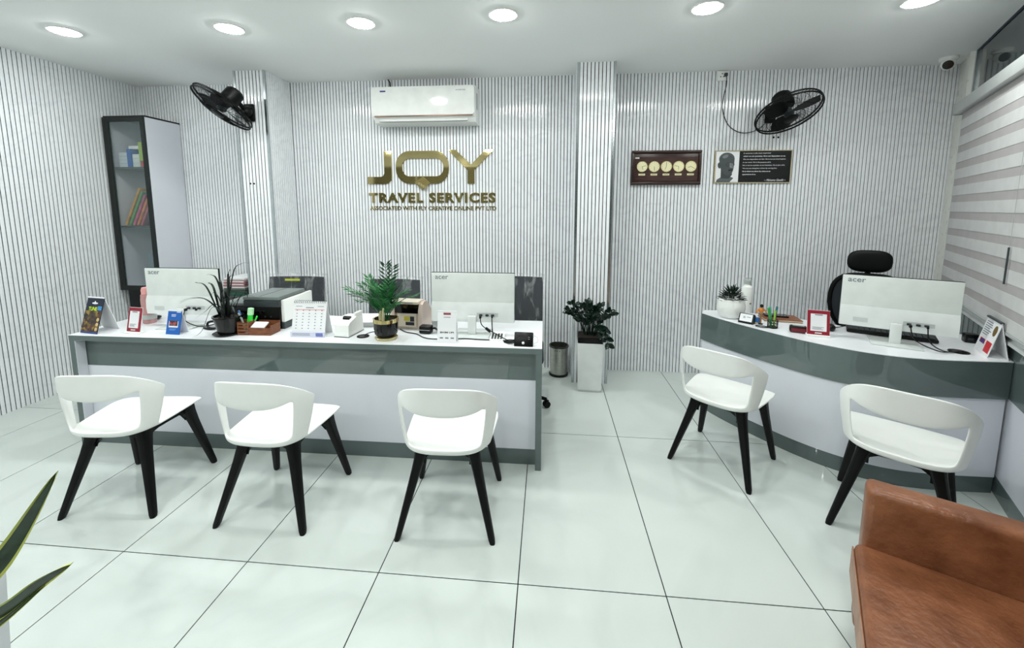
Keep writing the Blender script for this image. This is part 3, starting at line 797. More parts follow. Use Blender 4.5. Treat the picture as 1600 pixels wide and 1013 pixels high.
# --- dome camera in the back right ceiling corner
cc = thing('security_camera', 'white turret security camera in the ceiling corner by the blind', 'camera', (3.255, 2.235, ZC))
MB().lathe([(0, 0), (.058, 0), (.058, -.018), (.050, -.028), (0, -.028)], 28).build('base', M_WPLAS, cc)
MB().ball(.046, (0, 0, -.048), 24, 16).build('eyeball', M_WPLAS, cc)
d = (CAM - Vector((3.255, 2.235, ZC - .048))); d.z -= .9; F = TR(0, 0, -.048) @ frame_to(d)
e = MB().lathe([(0, .047), (.029, .047), (.032, .040), (.032, .034), (0, .034)], 24, F).build('lens_face', M_BGLOSS, cc)
MB().lathe([(.033, .032), (.039, .030), (.039, .038), (.034, .043)], 28, F, ring=True).build('lens_ring', M_WPLAS, cc)

# --- striped day and night blind on the slanted window wall
bl = thing('roller_blind', 'grey and white striped roller blind covering the slanted window wall', 'blind', (*wpt(1.46, .03), .89))
bl.rotation_euler = (0, 0, math.atan2(-WD.y, -WD.x))      # local x runs along the wall towards the viewer
SGN = -1                                                   # room side in local y
BLN = 3.2
MB().rbox(-.06, BLN, SGN * .05 if SGN < 0 else 0, 0 if SGN < 0 else .05, 1.395, 1.475, .006, 2).build('cassette', mat('cassette_alu', (214, 218, 216), .3, .3), bl)
MB().rbox(-.062, -.055, -.055, .002, 1.39, 1.48, .003, 1).build('end_cap', M_GREY_L, bl)
z = 1.393; k = 0
while z > .02:
    h = .053 if k % 2 == 0 else .072
    h = min(h, z - .012)
    MB().box(0, BLN - .06, -.0125 if k % 2 else -.0105, -.0105 if k % 2 else -.0095, z - h, z).build('pale_band' if k % 2 else 'sheer_band', M_BLIND1 if k % 2 else M_BLIND2, bl, smooth=0)
    z -= h; k += 1
MB().rbox(0, BLN - .06, -.016, -.004, .0, .016, .003, 1).build('bottom_rail', M_GREY_L, bl)
MB().tube([(1.36, -.020, 1.40), (1.36, -.020, .30)], .0009, 6).build('pull_cord', M_GREY_L, bl)
MB().cyl(.0045, .26, .46, 8, TR(1.36, -.022, 0)).build('cord_weight', M_GREY_D, bl)

# --- tall glazed cabinet in the left corner
cab = thing('glazed_cabinet', 'tall narrow cabinet with black framed glass door and white side', 'cabinet', (-3.745, 2.02, 0))
cx0, cx1, cz0, cz1, cd = -.205, .205, .775, 2.372, .385
MB().box(cx1 - .016, cx1, .018, cd, cz0, cz1).build('side_panel', M_WHITELAM, cab)
MB().box(cx0, cx0 + .016, .018, cd, cz0, cz1).build('side_panel', M_WHITELAM, cab)
MB().box(cx0 + .016, cx1 - .016, cd - .012, cd, cz0, cz1).build('back_panel', M_WHITELAM, cab)
MB().box(cx0 - .002, cx1 + .002, .016, cd, cz1, cz1 + .014).build('top_panel', M_BLACK, cab)
MB().box(cx0 + .016, cx1 - .016, .018, cd - .012, cz0, cz0 + .016).build('bottom_panel', M_WHITELAM, cab)
SHZ = [1.93, 1.385]
for z in SHZ: MB().box(cx0 + .016, cx1 - .016, .03, cd - .012, z - .018, z).build('shelf', M_GREY_D, cab)
dr = MB()
for a in ((cx0, cx0 + .062, cz0, cz1), (cx1 - .036, cx1, cz0, cz1), (cx0 + .062, cx1 - .036, cz1 - .040, cz1), (cx0 + .062, cx1 - .036, cz0, cz0 + .045)): dr.box(a[0], a[1], 0, .017, a[2], a[3])
dr = dr.build('door_frame', mat('black_door_frame', (22, 30, 28), .25), cab, smooth=0)
M_GLASS = mat('clear_glass', (150, 165, 165), .02, var=.01, alpha=.16)
MB().box(cx0 + .062, cx1 - .036, .006, .009, cz0 + .045, cz1 - .040).build('pane', M_GLASS, dr)
MB().box(cx0 + .03, cx1, .05, cd, 0, cz0 - .002).build('base_cupboard', mat('black_cupboard', (16, 20, 20), .3), cab)
# things kept in it
def carton(x, y, z, w, d, h, rgb, label, rz=0):
    o = MB().rbox(-w / 2, w / 2, -d / 2, d / 2, 0, h, .002, 1).build('carton', mat('carton_%d_%d_%d' % rgb, rgb, .6), None, (x, y, z), (0, 0, rz))
    return tag(o, label, 'box', 'small cartons in the glazed cabinet')
SX = -3.745
for k in range(4): carton(SX - .095, 2.16, SHZ[0] + .001 + k * .034, .085, .16, .033, (214, 226, 232), 'pale blue carton, %s of the stack on the cabinet top shelf' % ['lowest', 'second lowest', 'third lowest', 'topmost'][k])
carton(SX - .025, 2.15, SHZ[0] + .001, .040, .16, .165, (34, 96, 176), 'upright blue carton on the cabinet top shelf')
for k in range(3): carton(SX + .035, 2.16, SHZ[0] + .001 + k * .040, .070, .16, .039, (222, 232, 228), 'white carton, %s of the short stack at the right of the cabinet top shelf' % ['lowest', 'middle', 'topmost'][k])
carton(SX + .098, 2.14, SHZ[0] + .001, .038, .12, .055, (196, 60, 70), 'small red carton at the right end of the cabinet top shelf')
carton(SX + .098, 2.14, SHZ[0] + .057, .038, .14, .17, (158, 190, 62), 'lime green carton at the right end of the cabinet top shelf')
carton(SX + .01, 2.16, SHZ[0] + .167, .10, .14, .03, (236, 238, 238), 'flat white carton lying across the top of the stacks in the cabinet')
FOL = [((216, 158, 62), 'orange'), ((92, 160, 84), 'green'), ((206, 86, 132), 'pink'), ((222, 126, 72), 'amber'), ((196, 82, 104), 'red')]
for k, (rgb, cn) in enumerate(FOL):
    w = .020; a = R(27)
    M = TR(SX - .118 + k * .040, 2.05, SHZ[1] + .012) @ RY(a)
    o = MB().rbox(0, w, 0, .22, 0, .385 - k * .036, .003, 1, M).build('file_folder', mat('folder_' + cn, rgb, .5, rgb2=tuple(int(v * .8) for v in rgb), scale=30), None)
    tag(o, '%s file folder leaning on the cabinet middle shelf' % cn, 'folder', 'leaning folders in the glazed cabinet')
o = MB().rbox(-.012, .012, -.1, .1, 0, .11, .003, 1).build('file_folder', mat('folder_blue', (60, 140, 190), .5), None, (SX + .135, 2.16, SHZ[1] + .001)); tag(o, 'short blue file folder upright at the right of the cabinet middle shelf', 'folder', 'leaning folders in the glazed cabinet')
o = MB().rbox(-.07, .07, -.10, .10, 0, .30, .004, 1, RX(R(-8))).build('document_tray', mat('tray_blue_grey', (124, 140, 150), .4), None, (SX + .05, 2.20, cz0 + .03)); tag(o, 'blue grey document box on the cabinet lowest shelf', 'box')

# --- low cupboard by the pillar with a pile of papers
lc = thing('low_cupboard', 'dark low cupboard beside the left pillar, behind the printer', 'cupboard', (-2.90, 2.20, 0))
MB().rbox(-.22, .235, -.19, .19, 0, .725, .004, 1).build('body', mat('dark_cupboard', (36, 44, 42), .35), lc)
MB().rbox(-.225, .24, -.20, .19, .726, .745, .003, 1).build('top', mat('dark_top', (60, 68, 66), .3), lc)
MB().box(-.215, .005, -.202, -.1905, .03, .715).build('door', M_GREY_D, lc); MB().box(.01, .23, -.202, -.1905, .03, .715).build('door', M_GREY_D, lc)
PIL = [((40, 96, 74), .022), ((52, 66, 60), .026), ((88, 100, 92), .018), ((226, 228, 226), .012), ((176, 120, 124), .018), ((236, 236, 236), .010), ((156, 96, 104), .014), ((226, 230, 230), .012), ((190, 150, 152), .014), ((238, 240, 240), .014)]
PN = ['green', 'dark green', 'grey green', 'white', 'dusty pink', 'white', 'dark pink', 'white', 'pale pink', 'white']
ORD = ['lowest', 'second from the bottom', 'third from the bottom', 'fourth from the bottom', 'fifth from the bottom', 'fifth from the top', 'fourth from the top', 'third from the top', 'second from the top', 'topmost']
z = .746
for k, (rgb, h) in enumerate(PIL):
    o = MB().box(-.105, .105, -.14, .14, 0, h - .001).build('magazine', mat('mag_%d_%d_%d' % rgb, rgb, .6), None, (-2.80 + random.uniform(-.008, .008), 2.18, z), (0, 0, random.uniform(-.05, .05)))
    tag(o, '%s magazine, %s of the pile beside the left pillar' % (PN[k], ORD[k]), 'magazine', 'pile of magazines by the pillar'); z += h

# ================================================================== THINGS ON THE LONG COUNTER
def sheet(parent, name, x0, x1, z0, z1, y, material, th=.0008):
    return MB().box(x0, x1, y - th, y, z0, z1).build(name, material, parent, smooth=0)
def print_lines(parent, x0, x1, z0, z1, n, y, material, name='print_line', seed=1, ragged=.4):
    rnd = random.Random(seed); h = (z1 - z0) / n
    for k in range(n):
        e = x1 - (x1 - x0) * rnd.random() * ragged
        sheet(parent, name, x0, e, z1 - k * h - h * .55, z1 - k * h - h * .15, y, material, .0004)

def monitor(x, y, rz, label, cables):
    t = thing('monitor', label, 'monitor', (x, y, CT), rz, 'white backed monitors')
    zb, zt, hw = .078, .396, .2675
    MB().rbox(-hw, hw, -.004, .010, zb, zt, .004, 2).build('screen_panel', M_BLACK, t)
    MB().rbox(-hw + .001, hw - .001, -.013, -.0045, zb + .001, zt - .003, .004, 2).build('rear_cover', mat('monitor_white', (228, 234, 230), .35), t)
    # thicker lower housing with a sloping shoulder
    M = Matrix(((0, 0, 1, 0), (1, 0, 0, 0), (0, 1, 0, 0), (0, 0, 0, 1)))
    hs = MB().prism([(-.0135, zb + .002), (-.0135, .206), (-.0155, .205), (-.026, .175), (-.029, .120), (-.024, zb + .002)], -hw + .003, hw - .003, M).build('lower_housing', mat('monitor_white2', (236, 240, 238), .3), t, smooth=20)
    sheet(hs, 'port_recess', .03, .165, .118, .142, -.0292, mat('recess_grey', (198, 204, 202), .5))
    for px in (.055, .095, .13): MB().rbox(px - .010, px + .010, -.040, -.0302, .122, .134, .002, 1).build('port', M_INK, hs)
    sheet(hs, 'rating_label', -.20, -.13, .110, .135, -.0296, mat('label_grey', (206, 212, 210), .5))
    fit_text(text_mb('acer', .05, .0008, .0003), -.240, -.155, .352, .374, -.0136).build('maker_lettering', M_GREYINK, t)
    MB().rbox(-.026, .026, -.052, -.030, .006, .125, .003, 2).build('stand_neck', mat('stand_white', (232, 236, 234), .25), t)
    MB().rbox(-.115, .115, -.125, .085, 0, .007, .003, 2).build('stand_base', mat('stand_white2', (214, 220, 218), .25), t)
    for c in cables: MB().tube(cr(c, 6), .0032, 6).build('cable', M_BLACK, t)
    MB().rbox(.050, .064, -.072, -.0505, .115, .132, .003, 1).build('plug', M_BLACK, t); MB().rbox(.125, .136, -.066, -.0505, .118, .132, .003, 1).build('plug', M_BLACK, t)
    return t
monitor(-2.357, 1.03, R(0), 'white monitor at the left end of the long counter', [[(.057, -.07, .12), (.07, -.09, .06), (.14, -.05, .008), (.20, .05, .006)]])
monitor(-.365, 1.03, R(0), 'white monitor at the right end of the long counter', [[(.057, -.07, .122), (.075, -.088, .075), (.16, -.10, .03), (.225, -.145, .012), (.262, -.185, .007)], [(.13, -.066, .12), (.134, -.08, .06), (.142, -.088, .02), (.17, -.12, .006), (.25, -.175, .006)]])
MB().rbox(-.02, .02, -.008, .008, -.008, .008, .004, 2, TR(-.365 + .11, 1.03 - .094, CT + .052) @ RY(R(38)) @ RZ(R(-8))).build('cable_choke', M_BLACK, bpy.data.objects['monitor.001'], Vector((.365, -1.03, -CT)))
monitor(2.185, 1.085, R(-29), 'white monitor on the curved desk', [[(.057, -.07, .12), (.08, -.09, .05), (.18, -.12, .012), (.27, -.03, .007), (.30, -.04, .006)], [(.13, -.066, .12), (.14, -.09, .05), (.20, -.10, .012), (.29, -.02, .006)]])

# --- printed card tents and stands
def tent(name, x, y, rz, w, h, d, label, cat='leaflet stand', back=True, front_mat=None):
    t = thing(name, label, cat, (x, y, CT), rz)
    a = math.atan2(d / 2, h)
    L = math.hypot(h, d / 2)
    f = MB().box(-w / 2, w / 2, 0, .003, 0, L).build('front_card', front_mat or M_PAPER, t, (0, 0, 0), (-a, 0, 0), smooth=0)
    if back: MB().box(-w / 2, w / 2, -.003, 0, 0, L).build('back_card', M_PAPER, t, (0, d, 0), (a, 0, 0), smooth=0)
    return t, f, L
def photo_mat(name, cols, scale):
    M = bpy.data.materials.new(name); M.use_nodes = True; N = M.node_tree.nodes; Lk = M.node_tree.links; b = N['Principled BSDF']; b.inputs['Roughness'].default_value = .3
    tc = N.new('ShaderNodeTexCoord'); v = N.new('ShaderNodeTexVoronoi'); v.inputs['Scale'].default_value = scale; Lk.new(tc.outputs['Object'], v.inputs['Vector'])
    sp = N.new('ShaderNodeSeparateColor'); Lk.new(v.outputs['Color'], sp.inputs[0]); rp = N.new('ShaderNodeValToRGB'); Lk.new(sp.outputs[0], rp.inputs['Fac'])
    rp.color_ramp.interpolation = 'CONSTANT'
    for i, c in enumerate(cols):
        e = rp.color_ramp.elements[i] if i < 2 else rp.color_ramp.elements.new(i / len(cols))
        e.position = i / len(cols); e.color = (*lin(c), 1)
    Lk.new(rp.outputs['Color'], b.inputs['Base Color']); return M
t1, f, L = tent('leaflet_tent', -2.815, .785, R(-9), .145, .222, .13, 'dark printed card tent reading Tune at the left end of the counter', front_mat=mat('navy_card', (18, 26, 52), .25))
sheet(f, 'photo_print', -.0725, .0725, .012, .145, -.0002, photo_mat('festival_photo', [(52, 32, 24), (86, 48, 30), (120, 86, 30), (40, 26, 24), (150, 122, 40), (66, 60, 34)], 55))
sheet(f, 'photo_footer', -.0725, .0725, .0, .012, -.0002, mat('blue_foot', (40, 66, 130), .3))
for k in range(3): MB().ball(.012, (.055, -.001, .03 + k * .03), 12, 6, (1, .08, 1)).build('round_print', mat('cream_print', (214, 190, 130), .4), f)
fit_text(text_mb('TUNE', .05, .0006, .0018), -.045, .030, .145, .170, -.0016).build('print_lettering', mat('lime_print', (204, 232, 60), .4), f)
sheet(f, 'print_badge', .032, .066, .150, .176, -.0002, mat('sky_print', (70, 150, 210), .4))
plate(ell(0, .194, .026, .006), .0004, 'print_mark', M_PAPER, f, y=-.0002); plate(ell(0, .198, .006, .010), .0004, 'print_mark', M_PAPER, f, y=-.0007)
MB().tube([(-.07, .064, .222), (.07, .064, .222)], .004, 8).build('spiral', M_PAPER, t1)
def pay_stand(x, y, rz, label, w, h):
    t = thing('payment_stand', label, 'card stand', (x, y, CT), rz, 'red framed payment stands')
    a = R(12)
    p = MB().rbox(-w / 2, w / 2, 0, .004, .012, h, .0015, 1).build('red_panel', M_RED, t, (0, 0, 0), (-a, 0, 0))
    sheet(p, 'white_card', -w * .36, w * .36, .035, h - .022, -.0004, M_PAPER)
    MB().rbox(-w / 2 - .002, w / 2 + .002, -.012, .035, 0, .012, .002, 1).build('foot', M_WPLAS, t)
    MB().box(-w / 2 - .001, w / 2 + .001, .0045, .006, .012, h + .002).build('back_sheet', M_WPLAS, t, (0, 0, 0), (-a, 0, 0))
    sheet(p, 'print_line', -.02, .02, h - .030, h - .026, -.0014, M_INK)
    print_lines(p, -w * .28, w * .28, .042, .062, 3, -.0014, M_GREYINK, seed=int(x * 10))
    sheet(p, 'print_line', -.018, .018, .020, .026, -.0004, M_PAPER)
    return t
pay_stand(-2.535, .812, R(-7), 'red framed payment card stand near the left end of the long counter', .105, .165)
t2, f, L = tent('leaflet_card', -2.262, .815, R(-4), .100, .150, .07, 'small bright blue leaflet card in front of the left monitor', front_mat=mat('bright_blue_card', (24, 98, 186), .3))
sheet(f, 'photo_print', -.034, .034, .045, .085, -.0003, M_PAPER); sheet(f, 'photo_print', -.030, .030, .055, .088, -.0012, photo_mat('shop_photo', [(70, 34, 40), (40, 40, 44), (176, 70, 70), (90, 80, 90)], 60))
print_lines(f, -.022, .022, .110, .128, 2, -.0003, M_PAPER, seed=5); print_lines(f, -.026, .026, .024, .038, 2, -.0003, mat('pale_blue_print', (120, 170, 220), .5), seed=3)
sheet(f, 'print_line', .015, .045, .140, .145, -.0003, M_PAPER)

# --- pink bottle behind the red stand
pb = thing('water_bottle', 'translucent pink water bottle beside the left monitor', 'bottle', (-2.665, 1.06, CT), 0)
MB().lathe([(0, 0), (.036, 0), (.040, .006), (.040, .070), (.037, .085), (.040, .10), (.040, .175), (.034, .195), (.026, .205), (0, .205)], 24).build('body', mat('pink_plastic', (232, 178, 176), .12, trans=.45), pb)
MB().lathe([(0, .2055), (.032, .2055), (.033, .235), (.028, .252), (0, .256)], 24).build('cap', mat('pink_cap', (236, 168, 164), .35), pb)
MB().tube([(-.03, 0, .205), (-.048, 0, .195), (-.048, 0, .10)], .005, 6).build('strap', mat('pink_cap', (236, 168, 164)), pb)
MB().lathe([(.0405, .03), (.0412, .03), (.0412, .062), (.0405, .062)], 24, ring=True).build('band', M_GREY_L, pb)

# --- black-potted grass plant
M_GRASS = mat('dark_grass_leaf', (22, 34, 28), .35, rgb2=(12, 20, 18))
gp = thing('grass_plant', 'dark grassy plant with long arching leaves in a black pot', 'potted plant', (-1.915, .865, CT))
MB().lathe([(0, 0), (.078, 0), (.084, .010), (.080, .012), (.060, .006), (0, .006)], 28, TR(-.01, 0, 0)).build('saucer', M_BGLOSS, gp)
MB().lathe([(0, .0125), (.060, .0125), (.082, .112), (.087, .114), (.087, .122), (.078, .122), (.074, .108), (0, .106)], 28).build('pot', mat('black_pot', (8, 11, 11), .25), gp)
MB().lathe([(0, .109), (.073, .109), (0, .112)], 20).build('soil', M_SOIL, gp)
def blade(pts, w, name, parent, material, fold=.25, n=10):
    C = cr(pts, n); mb = MB(); vs = []; fs = []
    for i, p in enumerate(C):
        q = i / (len(C) - 1); p = Vector(p); a = Vector(C[max(i - 1, 0)]); b = Vector(C[min(i + 1, len(C) - 1)]); t = (b - a).normalized()
        s = t.cross(Vector((0, 0, 1)))
        if s.length < .15: s = t.cross(Vector((0, 1, 0)))
        s.normalize(); nn = s.cross(t); ww = w * (min(1, .55 + q * 2) * (1 - q ** 2.2) + .02)
        vs += [p - s * ww, p - nn * ww * fold, p + s * ww, p - nn * ww * (fold + .12)]
    k = len(C)
    for i in range(k - 1):
        for j in range(4): fs.append((i * 4 + j, i * 4 + (j + 1) % 4, (i + 1) * 4 + (j + 1) % 4, (i + 1) * 4 + j))
    return mb.add(vs, fs).build(name, material, parent, smooth=60)
# tips, in room coordinates at the plant's depth: traced leaf by leaf
GT = [(-.300, -.03, .205), (-.285, -.05, .200), (-.20, .0, .33), (-.135, .01, .375), (.16, .02, .455), (.030, .02, .41), (-.06, .05, .345), (-.13, .05, .32), (-.045, .03, .27), (-.09, -.02, .235), (.06, .05, .30),
      (.12, .03, .23), (.13, .06, .26), (-.21, -.02, .10), (.10, -.06, .13), (-.17, -.10, .0), (-.02, .08, .36), (.17, .10, .20), (.085, -.04, .21), (-.12, .10, .22)]
for k, (x, y, z) in enumerate(GT):
    b = (random.uniform(-.03, .03) + x * .05, random.uniform(-.03, .03), .108)
    mid = (b[0] + x * .38, b[1] + y * .4, b[2] + max(z - .10, .05) * .72 + (.045 if z < .22 else .03)); m2 = (b[0] + x * .72, b[1] + y * .72, b[2] + (z - .108) * .95 + (.040 if z < .25 else .015))
    blade([b, mid, m2, (x, y, z)], .0074, 'leaf', gp, M_GRASS)

# --- wooden pen box with stationery
pbx = thing('pen_box', 'small brown wooden desk organiser beside the black pot', 'organiser', (-1.735, .850, CT), R(2))
left = MB()
for z in (0, .022, .044, .066): left.box(-.105, -.038, 0, .004, z, z + .014)
for xx in (-.108, -.040): left.box(xx, xx + .006, -.001, .006, 0, .084)
left.build('slatted_front', M_WOOD, pbx, smooth=0)
MB().box(-.108, -.034, .066, .072, 0, .084).build('back_wall', M_WOOD, pbx); MB().box(-.108, -.102, .007, .065, 0, .084).build('side_wall', M_WOOD, pbx); MB().box(-.040, -.034, .007, .065, 0, .084).build('side_wall', M_WOOD, pbx)
tray = MB(); tray.box(-.033, .108, 0, .006, 0, .046); tray.box(-.033, .108, .10, .106, 0, .072); tray.box(.102, .108, .006, .10, 0, .060); tray.box(-.033, .102, .006, .10, 0, .006)
tray.build('card_tray', M_WOOD, pbx, smooth=0)
o = MB().box(0, .09, 0, .055, 0, .008, TR(-1.76, .858, CT + .044) @ RX(R(25))).build('card_pile', M_PAPER); tag(o, 'pile of white visiting cards in the wooden organiser', 'cards')
sheet(o, 'print_mark', -1.735, -1.70, CT + .047, CT + .052, .8575, mat('blue_badge', (40, 60, 130)))
def pen(x, y, z, dx, dy, ln, r, material, label, cap=None, name='pen', grp='pens in the wooden organiser'):
    d = Vector((dx, dy, 1)).normalized(); F = frame_to(d)
    t = thing(name, label, 'pen', (x, y, z), 0, grp)
    MB().lathe([(0, 0), (r * .4, .0), (r, .012), (r, ln * .72), (0, ln * .72)], 10, F).build('barrel', material, t)
    MB().lathe([(0, ln * .721), (r * 1.15, ln * .721), (r * 1.1, ln * .97), (0, ln)], 10, F).build('cap', cap or material, t)
    return t
M_GREENPEN = mat('bright_green', (40, 210, 60), .3)
pen(-1.795, .885, CT + .005, .12, .05, .165, .016, M_GREENPEN, 'thick bright green marker in the wooden organiser', mat('pale_green', (190, 240, 190), .3))
pen(-1.818, .89, CT + .005, -.28, .0, .15, .006, M_PAPER, 'white pen with blue cap in the wooden organiser', mat('blue_cap', (90, 130, 190), .3))
pen(-1.79, .872, CT + .005, -.42, -.02, .145, .005, M_GREY_L, 'grey pen leaning left in the wooden organiser')
pen(-1.80, .90, CT + .005, .50, .05, .12, .005, mat('pink_pen', (200, 80, 140), .3), 'green and pink pen leaning right in the wooden organiser', M_GREENPEN)

# --- printer
pr = thing('printer', 'black office printer with grey scanner lid on the long counter', 'printer', (-1.850, .985, CT), R(1))
MB().rbox(-.215, .200, .0, .345, .0, .150, .008, 2).build('body', M_BLACK, pr)
MB().rbox(-.215, -.045, .01, .345, .1505, .172, .006, 2).build('left_lid', mat('printer_grey', (112, 121, 119), .35), pr)
MB().rbox(-.040, .205, -.012, .34, .151, .196, .006, 2).build('scanner_body', M_GREY_D, pr)
MB().rbox(-.042, .207, -.014, .30, .1965, .222, .008, 2).build('scanner_lid', mat('printer_grey', (128, 138, 136)), pr)
MB().box(.075, .078, -.010, .295, .2222, .2230).build('lid_groove', M_INK, pr)
MB().rbox(.2005, .225, .015, .36, .045, .195, .006, 2).build('white_side', M_WPLAS, pr)
MB().rbox(.2005, .224, .01, .30, .0, .044, .004, 1).build('side_foot', M_GREY_D, pr)
MB().box(-.205, .190, -.003, -.0005, .060, .066).build('tray_gap', M_BGLOSS, pr); MB().rbox(-.10, .10, -.006, -.0005, .10, .125, .003, 1).build('control_strip', M_BGLOSS, pr)
for k in range(2): MB().cyl(.006, 0, .003, 10, TR(.10 + k * .04, -.0005, .085) @ RX(R(90))).build('button', M_GREY_D, pr)

# --- desk calendar
t3, f, L = tent('desk_calendar', -1.378, .848, R(2), .215, .215, .11, 'white spiral desk calendar in front of the printer', 'calendar')
MB().box(-.108, .108, -.006, .0, 0, .034).build('print_base', mat('lilac_card', (216, 218, 236), .5), t3)
for k in range(15): MB().tube([(-.098 + k * .014 + .0, .055 + .009 * math.cos(a), .213 + .009 * math.sin(a)) for a in [2 * math.pi * j / 10 for j in range(10)]], .0012, 4, closed=True).build('spiral_ring', M_INK, t3)
sheet(f, 'month_print', -.025, .025, .180, .185, -.0002, M_GREYINK)
sheet(f, 'print_line', -.09, -.05, .189, .192, -.0002, M_GREYINK); sheet(f, 'print_line', .05, .09, .189, .192, -.0002, M_GREYINK)
M_PINKPR = mat('pink_print', (216, 120, 130), .5)
for r_ in range(7):
    for c_ in range(5): sheet(f, 'date_print', -.085 + c_ * .040, -.077 + c_ * .040, .162 - r_ * .0185, .167 - r_ * .0185, -.0002, M_PINKPR if r_ == 0 else M_GREYINK, .0003)
sheet(f, 'print_line', -.095, .095, .168, .171, -.0002, M_PINKPR)
print_lines(t3, -.095, .045, .008, .026, 2, -.0061, M_GREYINK, seed=2, ragged=.2); sheet(t3, 'print_block', .055, .10, .006, .028, -.0061, mat('blue_print', (110, 120, 180), .5))

# --- white slip scanner
sd = thing('slip_scanner', 'small white slip scanner with black roller between calendar and palm', 'scanner', (-1.165, .862, CT), R(-6))
M = Matrix(((0, 0, 1, 0), (1, 0, 0, 0), (0, 1, 0, 0), (0, 0, 0, 1)))
MB().prism([(0, .004), (.005, .075), (.02, .088), (.10, .112), (.17, .108), (.175, .004)], -.048, .048, M).build('body', M_WPLAS, sd, smooth=30)
MB().box(-.050, .050, -.003, .178, 0, .0038).build('base', M_GREY_D, sd)
MB().lathe([(0, -.022), (.016, -.022), (.016, .022), (0, .022)], 18, TR(.0, .07, .103) @ RY(R(90))).build('roller', M_BLACK, sd)
MB().rbox(.028, .047, .10, .172, .108, .135, .004, 1).build('paper_guide', M_WPLAS, sd)

# --- palm in a black pot with a gilt rim
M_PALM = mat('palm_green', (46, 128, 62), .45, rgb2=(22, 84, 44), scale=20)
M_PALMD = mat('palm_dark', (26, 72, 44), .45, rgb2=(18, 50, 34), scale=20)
pp = thing('palm_plant', 'small bright green palm in a black pot with gold rim', 'potted plant', (-.880, .870, CT))
MB().lathe([(0, 0), (.062, 0), (.070, .012), (.066, .016), (0, .014)], 28).build('saucer', mat('pale_gold', (206, 196, 150), .2, .6), pp)
MB().lathe([(0, .0165), (.052, .0165), (.068, .035), (.073, .07), (.073, .112), (.066, .112), (0, .108)], 32).build('pot', M_BGLOSS, pp)
MB().lathe([(.0732, .108), (.077, .108), (.077, .130), (.069, .130), (.069, .112), (.0732, .112)], 32, ring=True).build('gold_rim', M_GOLD, pp)
MB().lathe([(0, .116), (.068, .116), (0, .120)], 20).build('soil', M_SOIL, pp)
def frond(parent, base, tip, arch, nl, ll, material, seed):
    rnd = random.Random(seed); b = Vector(base); e = Vector(tip); m = (b + e) / 2 + Vector((0, 0, arch))
    C = [Vector(p) for p in cr([tuple(b), tuple((b + m) / 2 + Vector((0, 0, arch * .3))), tuple(m + (e - b) * .1), tuple(e)], 8)]
    mb = MB(); mb.tube(C, [.0022 * (1 - i / len(C) * .7) for i in range(len(C))], 5)
    for k in range(nl):
        q = .28 + .72 * k / (nl - 1); i = min(int(q * (len(C) - 1)), len(C) - 2); p = C[i].lerp(C[i + 1], q * (len(C) - 1) - i); t = (C[i + 1] - C[i]).normalized()
        s = t.cross(Vector((0, 0, 1)))
        if s.length < .2: s = t.cross(Vector((0, 1, 0)))
        s.normalize()
        for sg_ in (-1, 1):
            d = (s * sg_ * .8 + t * .75 + Vector((0, 0, .12 - rnd.random() * .3))).normalized(); l = ll * (1 - .45 * abs(q - .55) * 1.6) * rnd.uniform(.85, 1.1)
            nn = d.cross(t).normalized(); wv = d.cross(nn).normalized() * .0058
            mb.add([p, p + d * l * .45 + wv, p + d * l, p + d * l * .45 - wv, p + d * l * .45 + nn * .0012], [(0, 1, 4), (1, 2, 4), (2, 3, 4), (3, 0, 4)])
    mb.build('frond', material, parent, smooth=60)
PT = [(.010, .0, .455), (.045, .02, .44), (-.225, -.02, .315), (-.20, .0, .275), (.19, .02, .275), (-.12, .05, .37), (.12, .04, .36), (-.05, -.06, .36), (.05, -.07, .34), (-.13, -.08, .25), (.12, -.07, .24), (.0, .10, .35), (-.09, .1, .30), (.10, .1, .28), (-.16, .04, .33), (.0, -.10, .27), (-.08, -.02, .33), (.07, .0, .31), (-.14, -.04, .29), (.14, -.02, .30)]
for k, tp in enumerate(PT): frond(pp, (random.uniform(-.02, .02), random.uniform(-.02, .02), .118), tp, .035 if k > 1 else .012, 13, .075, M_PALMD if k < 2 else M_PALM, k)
MB().tube([(-.028, -.01, .118), (-.03, -.012, .15), (-.024, -.012, .175)], [.012, .011, .007], 8).build('stem', mat('pale_stem', (206, 200, 160), .6), pp); MB().tube([(-.008, -.02, .118), (-.006, -.022, .16), (-.004, -.02, .195)], [.010, .009, .006], 8).build('stem', mat('pale_stem', (206, 200, 160)), pp)

# --- note counting machine
nc = thing('note_counter', 'beige note counting machine behind the palm pot', 'note counter', (-.805, 1.060, CT), R(-4))
M_BEIGE = mat('beige_plastic', (214, 196, 184), .3); M_CHAMP = mat('champagne_plastic', (226, 214, 196), .25, .2)
MB().rbox(-.095, .070, .02, .17, 0, .128, .006, 2).build('body', M_CHAMP, nc)
M = Matrix(((0, 0, 1, 0), (1, 0, 0, 0), (0, 1, 0, 0), (0, 0, 0, 1)))
MB().prism([(0, 0), (0, .13), (.02, .17), (.05, .185), (.10, .18), (.19, .10), (.19, 0)], .0705, .096, M).build('side_cheek', M_BEIGE, nc, smooth=30)
MB().prism([(0, 0), (0, .13), (.02, .17), (.05, .185), (.10, .18), (.19, .10), (.19, 0)], -.120, -.0955, M).build('side_cheek', M_BEIGE, nc, smooth=30)
MB().box(-.095, .070, .012, .02, .110, .172).build('note_slot', M_BGLOSS, nc)
MB().rbox(-.115, .075, -.01, .10, .1735, .192, .005, 2).build('top_plate', M_CHAMP, nc)
MB().box(-.075, .055, .006, .0195, .02, .108).build('front_plate', M_CHAMP, nc)
